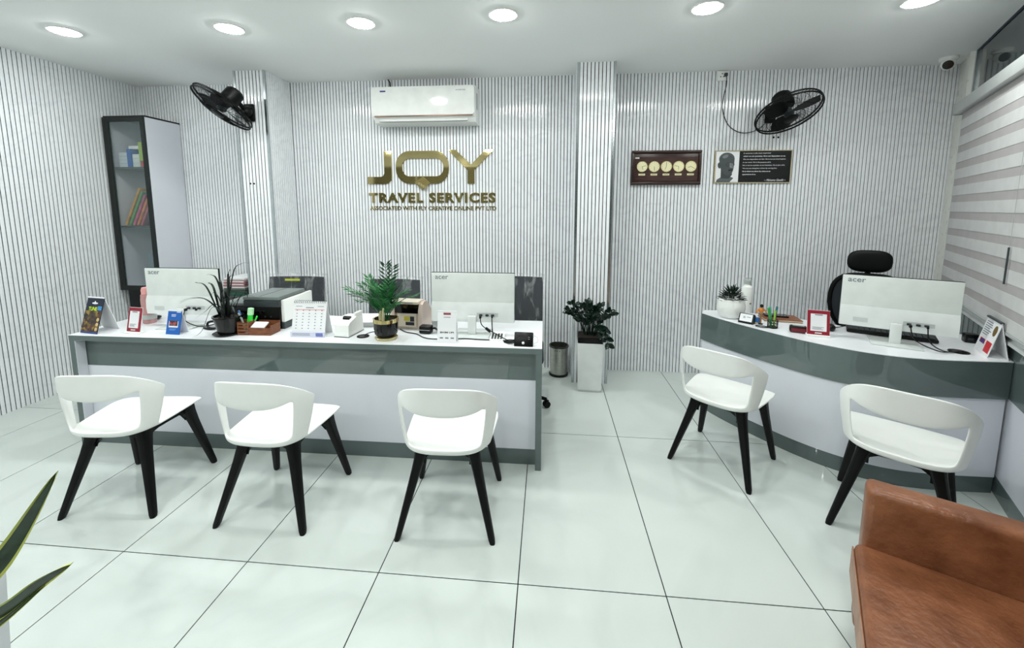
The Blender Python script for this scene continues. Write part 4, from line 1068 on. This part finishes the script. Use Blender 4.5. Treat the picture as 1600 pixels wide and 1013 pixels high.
sheet(nc, 'yellow_label', -.030, .008, .060, .088, .0055, mat('yellow_label', (196, 186, 60), .5)); sheet(nc, 'black_label', .012, .040, .056, .090, .0055, M_INK); sheet(nc, 'black_label', -.02, .040, .030, .052, .0055, M_INK)
sheet(nc, 'print_mark', -.02, .04, .1805, .1855, -.0102, M_GREYINK)
ad = MB().rbox(-.040, .040, -.03, .03, 0, .052, .012, 3).build('power_adapter', M_BLACK, None, (-.668, 1.005, CT), (0, 0, R(-6))); tag(ad, 'black power adapter beside the note counting machine', 'adapter')
MB().tube(cr([(.04, 0, .03), (.06, .0, .035), (.055, .04, .015), (.05, .08, .005)], 6), .007, 6).build('lead', M_BLACK, ad)
MB().box(-.038, .038, -.0305, -.0303, .024, .028).build('seam', M_GREY_L, ad)
pk = MB().rbox(-.045, .045, -.03, .03, 0, .075, .006, 2).build('paper_roll_pack', mat('white_wrap', (228, 232, 232), .3, bump=.6, bscale=40), None, (-.615, 1.125, CT), (0, 0, R(8))); tag(pk, 'crumpled white packet behind the power adapter', 'packet')
hc = thing('hand_stamp', 'small black topped grey hand stamp beside the payment card', 'stamp', (-.575, 1.060, CT))
MB().rbox(-.022, .022, -.016, .016, 0, .045, .004, 2).build('body', M_GREY_L, hc); MB().rbox(-.018, .018, -.014, .014, .0455, .072, .006, 2).build('grip', M_BLACK, hc)
tag(MB().tube(cr([(-.86, 1.06, CT + .004), (-.80, 1.0, CT + .004), (-.72, .965, CT + .004), (-.655, .90, CT + .004), (-.60, .875, CT + .004), (-.53, .878, CT + .004), (-.44, .890, CT + .004), (-.38, .897, CT + .004), (-.30, .888, CT + .004), (-.15, .885, CT + .004), (-.105, .87, CT + .004)], 6), .003, 6).build('counter_cable', M_BLACK), 'thin black cable running along the counter behind the payment card', 'cable')

# --- upright payment card
t4, f, L = tent('payment_card', -.488, .815, R(0), .115, .190, .06, 'tall plain white payment card stand left of the right monitor stand', 'card stand')
sheet(f, 'red_print', -.022, .022, .168, .180, -.0002, mat('dull_red_print', (150, 60, 70), .5)); sheet(f, 'print_line', -.02, .02, .152, .155, -.0002, M_GREYINK)
fit_text(text_mb('BHIM UPI', .02, .0004, .0004), -.040, .042, .058, .068, -.0004).build('print_lettering', M_INK, f)
for k in range(3): sheet(f, 'print_line', -.042 + k * .033, -.022 + k * .033, .026, .034, -.0002, M_GREYINK)

# --- desk phone keypad, cable box, trays of paper
kp = thing('calculator', 'white calculator with grey keys behind the black cable box', 'calculator', (-.196, .930, CT), R(0))
M = Matrix(((0, 0, 1, 0), (1, 0, 0, 0), (0, 1, 0, 0), (0, 0, 0, 1)))
MB().prism([(-.05, 0), (-.05, .008), (.05, .030), (.05, 0)], -.042, .042, M).build('body', M_WPLAS, kp, smooth=0)
for r_ in range(4):
    for c_ in range(4): MB().rbox(-.034 + c_ * .018, -.022 + c_ * .018, -.040 + r_ * .017, -.028 + r_ * .017, 0, .005, .001, 1, TR(0, 0, .0145 + (-.034 + r_ * .017) * .22 + .004)).build('key', M_GREY_D, kp)
rb = thing('cable_box', 'small black box with white button at the right end of the long counter', 'box', (-.028, .790, CT), R(-2))
F = RX(R(-24))
MB().rbox(-.056, .056, 0, .024, 0, .086, .006, 2, F).build('case', M_BLACK, rb)
MB().lathe([(0, 0), (.008, 0), (.007, .003), (0, .004)], 16, F @ TR(-.002, -.0002, .022) @ RX(R(90))).build('button', M_WPLAS, rb)
for z in (.044, .055): MB().box(.026, .036, -.0008, .0, z, z + .002, F).build('indicator', M_GREY_L, rb)
MB().tube(cr([(.055, .03, .06), (.078, .02, .055), (.082, .01, .03), (.060, .01, .02)], 6), .0012, 5).build('wire_loop', M_GREY_L, rb)
MB().tube(cr([(-.055, .02, .03), (-.075, .03, .016), (-.10, .045, .008)], 5), .007, 8).build('lead', M_BLACK, rb)
def grommet(x, y, label, r=.038):
    t = thing('cable_grommet', label, 'cable grommet', (x, y, CT), 0, 'black cable grommets')
    MB().lathe([(0, .001), (r * .8, .001), (r * .85, .004), (r, .004), (r, 0), (0, 0)], 28).build('rim', M_BPLAS, t)
    MB().lathe([(0, .0045), (r * .7, .0042), (r * .7, .0012), (0, .0012)], 24).build('lid', M_BLACK, t)
    return t
grommet(-1.040, .893, 'round black cable grommet between the slip scanner and the palm pot')
grommet(-.115, .875, 'round black cable grommet left of the black cable box')
tag(MB().tube(cr([(-1.035, .905, CT + .007), (-1.0, .94, CT + .016), (-.955, .965, CT + .008), (-.90, .985, CT + .004)], 6), .003, 6).build('short_lead', M_BLACK), 'short black lead leaving the grommet towards the palm pot', 'cable')
LF = thing('lever_file', 'white lever file lying flat behind the slip scanner', 'file', (-1.13, 1.19, CT), R(8))
MB().box(-.14, .16, -.11, .13, 0, .004).build('cover', M_PAPER, LF); MB().box(-.14, .16, -.11, .13, .034, .038).build('cover', M_PAPER, LF); MB().box(-.13, .155, -.105, .125, .0045, .0335).build('pages', mat('page_edges', (206, 208, 206), .8), LF)
MB().box(-.144, -.1405, -.11, .13, 0, .038).build('spine', M_INK, LF)
tag(MB().rbox(-.10, .10, -.14, .14, 0, .006, .001, 1).build('paper_sheet_pile', M_PAPER, None, (-1.44, 1.20, CT), (0, 0, R(-6))), 'small pile of white paper behind the desk calendar', 'paper')
tag(MB().tube(cr([(-2.05, .98, CT + .035), (-2.10, .965, CT + .05), (-2.14, .96, CT + .04), (-2.13, .95, CT + .012), (-2.08, .94, CT + .010), (-2.02, .95, CT + .02), (-2.10, .93, CT + .008), (-2.16, .95, CT + .006)], 8), .0075, 8).build('coiled_cable', M_BLACK), 'bunched thick black cable between the left monitor and the grass plant', 'cable')
ms = MB().ball(.03, (0, 0, .006), 18, 10, (1.0, 1.6, .55)).build('mouse', M_BLACK, None, (-2.70, 1.13, CT + .010)); tag(ms, 'black computer mouse behind the red framed stand on the long counter', 'mouse')

# ================================================================== THINGS ON THE CURVED DESK
# --- succulent in a beaded white pot
sp = thing('succulent_plant', 'small dark green succulent in a round white beaded pot', 'potted plant', (1.462, 1.610, CT))
prof = [(.058, 0), (.072, .012), (.088, .045), (.094, .080), (.090, .115), (.082, .138), (.080, .142)]
PC = cr(prof, 7); mb = MB(); nn = 72; vs = []; fs = []
for i, (r_, z) in enumerate(PC):
    for j in range(nn):
        a = 2 * math.pi * j / nn; bmp = .0022 * abs(math.sin(a * 18)) * abs(math.sin(z * math.pi / .0142)) if i < len(PC) - 2 else 0
        vs.append(((r_ + bmp) * math.cos(a), (r_ + bmp) * math.sin(a), z))
k = len(PC)
for i in range(k - 1):
    for j in range(nn): fs.append((i * nn + j, i * nn + (j + 1) % nn, (i + 1) * nn + (j + 1) % nn, (i + 1) * nn + j))
fs.append(tuple(range(nn - 1, -1, -1)))
mb.add(vs, fs); mb.lathe([(.080, .142), (.072, .142), (.070, .125), (0, .124)], 36)
mb.build('pot', M_WPLAS, sp, smooth=60)
MB().lathe([(0, .128), (.070, .128), (0, .131)], 20).build('soil', M_SOIL, sp)
M_SUCC = mat('succulent_green', (22, 48, 32), .45, rgb2=(10, 26, 20), scale=30, spec=.3)
for k in range(90):
    a = k * 2.4; q = (k / 90) ** .55; hz = .165 + .085 * (1 - q) + random.uniform(-.01, .01); rr = .010 + .052 * q
    b = Vector((rr * .5 * math.cos(a), rr * .5 * math.sin(a), .128)); d = Vector((math.cos(a) * (.35 + q), math.sin(a) * (.35 + q), .9 - .75 * q)).normalized(); root = Vector((rr * math.cos(a), rr * math.sin(a), hz - .035))
    blade([tuple(root), tuple(root + d * .018), tuple(root + d * .036 + Vector((0, 0, .002))), tuple(root + d * .050)], .0085, 'leaf', sp, M_SUCC, fold=.35, n=3)
for k in range(6):
    a = k * 1.05; MB().tube([(.01 * math.cos(a), .01 * math.sin(a), .128), (.022 * math.cos(a), .022 * math.sin(a), .20)], .004, 6).build('stem', M_SUCC, sp)
# --- white flask behind it
fl = thing('steel_flask', 'tall white flask with grey lid behind the succulent', 'bottle', (1.648, 1.785, CT))
MB().lathe([(0, 0), (.038, 0), (.041, .006), (.041, .175), (.036, .200), (.024, .212), (.022, .222), (0, .222)], 28).build('body', M_WPLAS, fl)
MB().lathe([(0, .2225), (.026, .2225), (.027, .250), (.022, .254), (0, .254)], 24).build('lid', M_GREY_L, fl); MB().tube([(-.024, 0, .240), (-.022, 0, .266), (.022, 0, .266), (.024, 0, .240)], .004, 6).build('carry_loop', M_GREY_L, fl)
MB().lathe([(0, 0), (.007, 0), (.007, .0006), (0, .0006)], 14, TR(.012, -.0400, .075) @ RX(R(90))).build('round_mark', mat('tan_mark', (150, 120, 100), .5), fl)
# --- card holder, figurine, wire pen rack
chd = thing('card_holder', 'black visiting card holder at the left front of the curved desk', 'card holder', (1.505, 1.452, CT), R(-44))
MB().prism([(-.02, 0), (-.02, .012), (.0, .062), (.012, .066), (.03, .05), (.035, 0)], -.048, .048, Matrix(((0, 0, 1, 0), (1, 0, 0, 0), (0, 1, 0, 0), (0, 0, 0, 1)))).build('body', M_BLACK, chd, smooth=20)
cd_ = MB().box(-.040, .040, -.004, -.001, 0, .052).build('card', M_PAPER, chd, (0, -.019, .015), (R(-22), 0, 0), smooth=0)
sheet(cd_, 'print_mark', -.018, -.004, .022, .036, -.0041, M_GREY_L); sheet(cd_, 'print_line', .005, .03, .03, .034, -.0041, M_GREYINK)
bx = MB().rbox(-.024, .024, -.012, .012, 0, .045, .002, 1).build('blue_pad', mat('pad_blue', (50, 110, 180), .5), None, (1.560, 1.445, CT), (0, 0, R(-40))); tag(bx, 'small blue and white pad beside the card holder', 'pad')
sheet(bx, 'pale_stripe', -.022, .022, .002, .012, -.0122, mat('sand_print', (214, 196, 150), .5))
fg = thing('figurine', 'tiny orange figurine on a post beside the card holder', 'figurine', (1.588, 1.430, CT))
MB().cyl(.016, 0, .006, 16).build('base', M_BLACK, fg); MB().cyl(.006, .006, .075, 10).build('post', mat('tan_post', (150, 110, 70), .5), fg)
mb = MB(); mb.ball(.017, (0, 0, .098), 14, 10, (1, .8, 1.2)); mb.tube([(-.012, 0, .108), (-.030, 0, .094), (-.026, -.004, .080)], .005, 6); mb.tube([(.012, 0, .108), (.030, 0, .094), (.034, -.004, .078)], .005, 6)
mb.build('robe', mat('orange_cloth', (222, 140, 60), .5), fg)
MB().ball(.012, (0, 0, .130), 12, 8).build('head', M_BLACK, fg)
wr_ = thing('pen_rack', 'black wire pen holder with green pens on the curved desk', 'pen holder', (1.625, 1.345, CT))
w_ = MB()
for z in (.004, .022, .040, .058): w_.tube([(.030 * math.cos(a), .030 * math.sin(a), z) for a in [2 * math.pi * k / 20 for k in range(20)]], .0022, 5, closed=True)
for k in range(10): a = 2 * math.pi * k / 10; w_.tube([(.030 * math.cos(a), .030 * math.sin(a), .004), (.030 * math.cos(a), .030 * math.sin(a), .058)], .0018, 5)
w_.build('wire_cup', M_BLACK, wr_); MB().cyl(.029, 0, .003, 20).build('base', M_BLACK, wr_)
MB().tube(cr([(-.03, .01, .004), (-.07, .03, .006), (-.10, .02, .006), (-.075, -.015, .006), (-.03, -.012, .004)], 6), .003, 6).build('wire_loop', M_BLACK, wr_)
G2 = 'pens in the wire holder'
pen(1.617, 1.345, CT + .006, -.20, 0, .135, .007, mat('green_pen', (60, 160, 80), .3), 'green pen leaning left in the wire holder', name='pen', grp=G2)
pen(1.620, 1.352, CT + .006, -.08, .1, .140, .007, mat('mint_pen', (110, 190, 170), .3), 'mint pen in the middle of the wire holder', grp=G2)
pen(1.634, 1.350, CT + .006, .10, 0, .142, .006, M_BLACK, 'black pen at the right of the wire holder', mat('teal_cap', (50, 120, 130), .3), grp=G2)
pen(1.628, 1.338, CT + .006, .0, -.08, .120, .006, mat('lime_pen', (150, 200, 80), .3), 'short lime pen at the front of the wire holder', grp=G2)
# --- stapler-like card machine, notebook, red stand, phone
cm = thing('card_machine', 'small black and maroon card machine on the curved desk', 'card machine', (1.735, 1.250, CT), R(-22))
MB().rbox(-.048, .048, -.024, .024, 0, .046, .012, 3).build('body', M_BLACK, cm); MB().rbox(-.040, .040, -.0262, -.0242, .006, .032, .001, 1).build('maroon_face', mat('maroon_plastic', (110, 26, 36), .15), cm)
MB().box(-.032, .032, -.016, .016, .0462, .0480).build('top_label', M_GREY_L, cm); MB().prism([(.049, -.02), (.10, .01), (.105, .03), (.049, .022)], .004, .03).build('roll_cover', M_GREY_L, cm)
nb = thing('notebook', 'brown leather notebook lying on the curved desk', 'notebook', (1.790, 1.575, CT), R(-10))
MB().rbox(-.12, .12, -.085, .085, 0, .004, .002, 1).build('cover', M_WOOD, nb); MB().box(-.116, .118, -.081, .081, .0042, .013).build('pages', mat('cream_pages', (226, 206, 176), .8), nb); MB().rbox(-.12, .12, -.085, .085, .0132, .018, .002, 1).build('cover', M_WOOD, nb)
ph_ = thing('mobile_phone', 'black mobile phone resting on the brown notebook', 'phone', (1.775, 1.60, CT + .0185), R(-12))
MB().rbox(-.075, .075, -.037, .037, 0, .010, .004, 2).build('case', M_BLACK, ph_); MB().box(-.071, .071, -.033, .033, .0102, .0106).build('screen', M_BGLOSS, ph_); MB().rbox(-.072, .072, .0372, .039, .001, .008, .0006, 1).build('edge', mat('mint_edge', (190, 220, 214), .3), ph_)
pay_stand(1.806, 1.160, R(-17), 'red framed payment card stand left of the monitor on the curved desk', .118, .165)
ms2 = MB().ball(.03, (0, 0, .006), 18, 10, (1.0, 1.5, .8)).build('mouse', M_BLACK, None, (1.975, 1.32, CT + .014), (0, 0, R(-30))); tag(ms2, 'black computer mouse behind the red framed stand on the curved desk', 'mouse')
kb = thing('keyboard', 'black keyboard under the monitor on the curved desk', 'keyboard', (2.275, 1.235, CT), R(-31))
MB().rbox(-.215, .215, -.065, .065, 0, .020, .006, 2, RX(R(6)) @ TR(0, 0, .008)).build('case', M_BLACK, kb)
ke = MB()
for r_ in range(5):
    for c_ in range(15): ke.box(-.205 + c_ * .0272, -.205 + c_ * .0272 + .023, -.055 + r_ * .022, -.055 + r_ * .022 + .018, .0285, .034, RX(R(6)))
ke = ke.build('keys', M_GREY_D, kb, smooth=0); ke['kind'] = 'stuff'
MB().tube(cr([(-.18, .07, .02), (-.22, .05, .012), (-.27, .0, .006), (-.33, -.02, .005)], 6), .003, 6).build('cable', M_BLACK, kb)
grommet(2.415, .935, 'round black cable grommet in front of the striped blind', .045)
bb = MB().rbox(-.032, .032, -.028, .028, 0, .052, .005, 2).build('charger_block', M_BLACK, None, (2.655, 1.135, CT), (0, 0, R(-25))); tag(bb, 'small black charger block beside the tent calendar on the curved desk', 'charger')
sheet(bb, 'grey_patch', -.02, .004, .018, .03, -.0282, M_GREY_D)
# --- tent calendar at the window end
t5, f, L = tent('tent_calendar', 2.526, .937, R(-119.5), .205, .195, .080, 'white tent calendar with red block at the window end of the curved desk', 'calendar')
sheet(f, 'red_print', .018, .092, .018, .080, -.0002, mat('red_print', (206, 44, 50), .4)); sheet(f, 'blue_print', -.075, -.005, .052, .078, -.0002, photo_mat('redblue', [(190, 50, 70), (60, 70, 150), (150, 60, 90)], 70))
plate(ell(.062, .145, .024, .030), .0005, 'portrait_print', mat('bronze_print', (116, 96, 50), .4), f, y=-.0002)
print_lines(f, -.085, .020, .095, .180, 7, -.0002, M_GREYINK, seed=9); MB().rbox(-.1025, .1025, -.008, .008, .19, .201, .003, 1, TR(0, .040, 0)).build('top_binding', M_GREY_D, t5)
MB().box(-.10, .10, .008, .074, .0, .003).build('floor_flap', M_PAPER, t5)

# ================================================================== THINGS ON THE FLOOR
# --- steel waste bin
wbn = thing('waste_bin', 'round perforated steel waste bin beside the long counter', 'bin', (.222, 2.262, 0))
pf = [(.078, .010)]
for k in range(16): pf += [(.081 + .002 * (k % 2), .022 + k * .0135)]
pf += [(.084, .245), (.086, .262), (.086, .284), (.080, .284), (.080, .02), (0, .018)]
MB().lathe(pf, 40).build('shell', M_STEEL, wbn, smooth=20)
MB().lathe([(.0865, .276), (.092, .276), (.092, .288), (.084, .290), (.0865, .284)], 40, ring=True).build('rim', mat('dark_rim', (40, 44, 42), .3), wbn); MB().lathe([(0, 0), (.086, 0), (.090, .004), (.090, .018), (.083, .020), (0, .010)], 40).build('foot_ring', M_BLACK, wbn)
ps = MB()
for k in range(10):
    a = R(180 + 18 * k); ps.box(-.003, .003, -.001, .001, .235, .249, RZ(a) @ TR(0, -.0865, 0))
for k in range(3): MB().box(-.003, .003, -.001, .0, .248, .258, RZ(R(-25 + 14 * k)) @ TR(0, -.0868, 0)).build('slot', M_INK, wbn)
# --- tall planter with glossy leaves
tp = thing('tall_planter', 'tall square white planter with dark glossy leaved plant by the pillar', 'potted plant', (.478, 1.985, 0), R(-3))
mb = MB(); s0, s1 = .098, .107
mb.loft([[(-s0 + .012, -s0 + .012, 0), (s0 - .012, -s0 + .012, 0), (s0 - .012, s0 - .012, 0), (-s0 + .012, s0 - .012, 0)], [(-s0 + .008, -s0 + .008, .020), (s0 - .008, -s0 + .008, .020), (s0 - .008, s0 - .008, .020), (-s0 + .008, s0 - .008, .020)],
         [(-s0, -s0, .022), (s0, -s0, .022), (s0, s0, .022), (-s0, s0, .022)], [(-s1, -s1, .43), (s1, -s1, .43), (s1, s1, .43), (-s1, s1, .43)]])
mb.build('box', mat('white_planter', (232, 236, 234), .3), tp, smooth=0)
MB().rbox(-s1 + .002, s1 - .002, -s1 + .002, s1 - .002, .4302, .472, .012, 2, edges='z').build('inner_pot', M_BLACK, tp)
MB().box(-s1 + .012, s1 - .012, -s1 + .012, s1 - .012, .4722, .478).build('soil', M_SOIL, tp)
M_ZZ = mat('glossy_dark_leaf', (26, 50, 36), .18, rgb2=(12, 26, 22), scale=25)
def leaf_mesh():
    n = 9; vs = []; fs = []
    for i in range(n):
        q = i / (n - 1); w = .017 * math.sin(math.pi * min(1, q * .93 + .04)) ** .75; z = -.010 * q * q
        vs += [(-w, q * .062, z + .004), (0, q * .062, z), (w, q * .062, z + .004)]
    for i in range(n - 1):
        for j in range(2): fs.append((i * 3 + j, i * 3 + j + 1, (i + 1) * 3 + j + 1, (i + 1) * 3 + j))
    return MB().add(vs, fs).mesh('leaf', M_ZZ, 60)
LEAF = leaf_mesh()
rnd = random.Random(11)
STM = [(-.19, -.02, .70, 7), (-.20, .02, .66, 6), (-.17, -.04, .76, 5), (-.07, -.03, .74, 7), (-.02, .03, .75, 7), (.04, -.05, .72, 7), (.09, .02, .73, 6), (.17, -.02, .70, 7), (.195, -.01, .665, 6), (.13, -.08, .66, 6), (.0, -.08, .66, 7), (-.09, -.07, .64, 6), (.07, .06, .68, 6), (.10, -.12, .52, 5), (.145, -.12, .43, 5)]
for k, (x, y, z, nl) in enumerate(STM):
    b = (x * .25, y * .25, .475); low = z < .55
    P = cr([b, (x * .45, y * .5, .475 + max(.08, (z - .475) * .6)), (x * .75, y * .8, max(.55, .475 + (z - .475) * .92)), (x, y, z)], 6)
    st = MB().tube(P, [.005 * (1 - .6 * i / len(P)) for i in range(len(P))], 6).build('stem', M_ZZ, tp)
    for j in range(nl):
        q = .35 + .65 * j / (nl - 1); i = min(int(q * (len(P) - 1)), len(P) - 2); p = Vector(P[i]); t = (Vector(P[i + 1]) - p).normalized()
        for s_ in (-1, 1):
            d = (t * .6 + Vector((rnd.uniform(-.5, .5) + s_ * .5, rnd.uniform(-.6, .3), rnd.uniform(-.1, .4)))).normalized()
            nr = Vector((rnd.uniform(-.5, .5), -.8, rnd.uniform(.1, .9))); xx = d.cross(nr).normalized(); zz = xx.cross(d)
            o = place(LEAF, 'leaf', st, p, Matrix(((xx.x, d.x, zz.x), (xx.y, d.y, zz.y), (xx.z, d.z, zz.z))).to_euler(), (.95, rnd.uniform(.6, .8), 1) if not low else (1.25, 1.05, 1))
# --- snake plant in the left foreground
snp = thing('snake_plant', 'snake plant with yellow edged leaves in a white square planter, left foreground', 'potted plant', (-1.61, -.75, 0))
MB().loft([[(-.13, -.13, 0), (.13, -.13, 0), (.13, .13, 0), (-.13, .13, 0)], [(-.15, -.15, .50), (.15, -.15, .50), (.15, .15, .50), (-.15, .15, .50)], [(-.138, -.138, .50), (.138, -.138, .50), (.138, .138, .50), (-.138, .138, .50)], [(-.135, -.135, .44), (.135, -.135, .44), (.135, .135, .44), (-.135, .135, .44)]]).build('planter', mat('pale_planter', (214, 218, 222), .4), snp, smooth=0)
MB().box(-.134, .134, -.134, .134, .441, .455).build('soil', M_SOIL, snp)
M_SNK = mat('snake_leaf_green', (20, 40, 30), .35, rgb2=(34, 62, 40), scale=3, stretch=(1, 1, 9)); M_SNKE = mat('snake_leaf_edge', (196, 204, 96), .4)
def sword(pts, w, parent):
    C = cr(pts, 8); V = [[], []]; F = [[], []]
    for i, p in enumerate(C):
        q = i / (len(C) - 1); p = Vector(p); t = (Vector(C[min(i + 1, len(C) - 1)]) - Vector(C[max(i - 1, 0)])).normalized()
        s = t.cross(Vector((-.25, 1, .1)));  s.normalize(); nn = t.cross(s); ww = w * (min(1, .7 + q) * (1 - q ** 3.2)) + .0006
        g = ww * .72
        V[0] += [p - s * g + nn * .0005, p + nn * .004, p + s * g + nn * .0005, p - nn * .003]
        V[1] += [p - s * ww + nn * .004, p - s * g * .99 + nn * .0012, p - s * g * .99 - nn * .0015, p + s * ww + nn * .004, p + s * g * .99 + nn * .0012, p + s * g * .99 - nn * .0015]
    for i in range(len(C) - 1):
        for j in range(4): F[0].append((i * 4 + j, i * 4 + (j + 1) % 4, (i + 1) * 4 + (j + 1) % 4, (i + 1) * 4 + j))
        for b0 in (0, 3):
            for j in range(3): F[1].append((i * 6 + b0 + j, i * 6 + b0 + (j + 1) % 3, (i + 1) * 6 + b0 + (j + 1) % 3, (i + 1) * 6 + b0 + j))
    lf = MB().add(V[0], F[0]).build('leaf', M_SNK, parent, smooth=60)
    MB().add(V[1], F[1]).build('leaf_margin', M_SNKE, lf, smooth=60)
sword([(.06, .03, .45), (.16, .04, .52), (.31, .05, .645), (.505, .05, .901)], .034, snp)
sword([(.05, -.06, .45), (.22, -.06, .52), (.43, -.05, .60), (.56, -.05, .695), (.649, -.05, .753)], .021, snp)
sword([(.30, -.06, .50), (.40, -.06, .555), (.47, -.055, .605), (.57, -.05, .69)], .008, snp)
for (x, y, z) in ((-.25, .05, .95), (-.10, .12, 1.0), (-.30, -.10, .85), (-.05, -.16, .80), (-.20, .18, .90), (-.38, .02, .70), (-.15, -.22, .7)):
    sword([(x * .2, y * .3, .45), (x * .4, y * .5, .45 + (z - .45) * .4), (x * .7, y * .8, .45 + (z - .45) * .75), (x, y, z)], .032, snp)
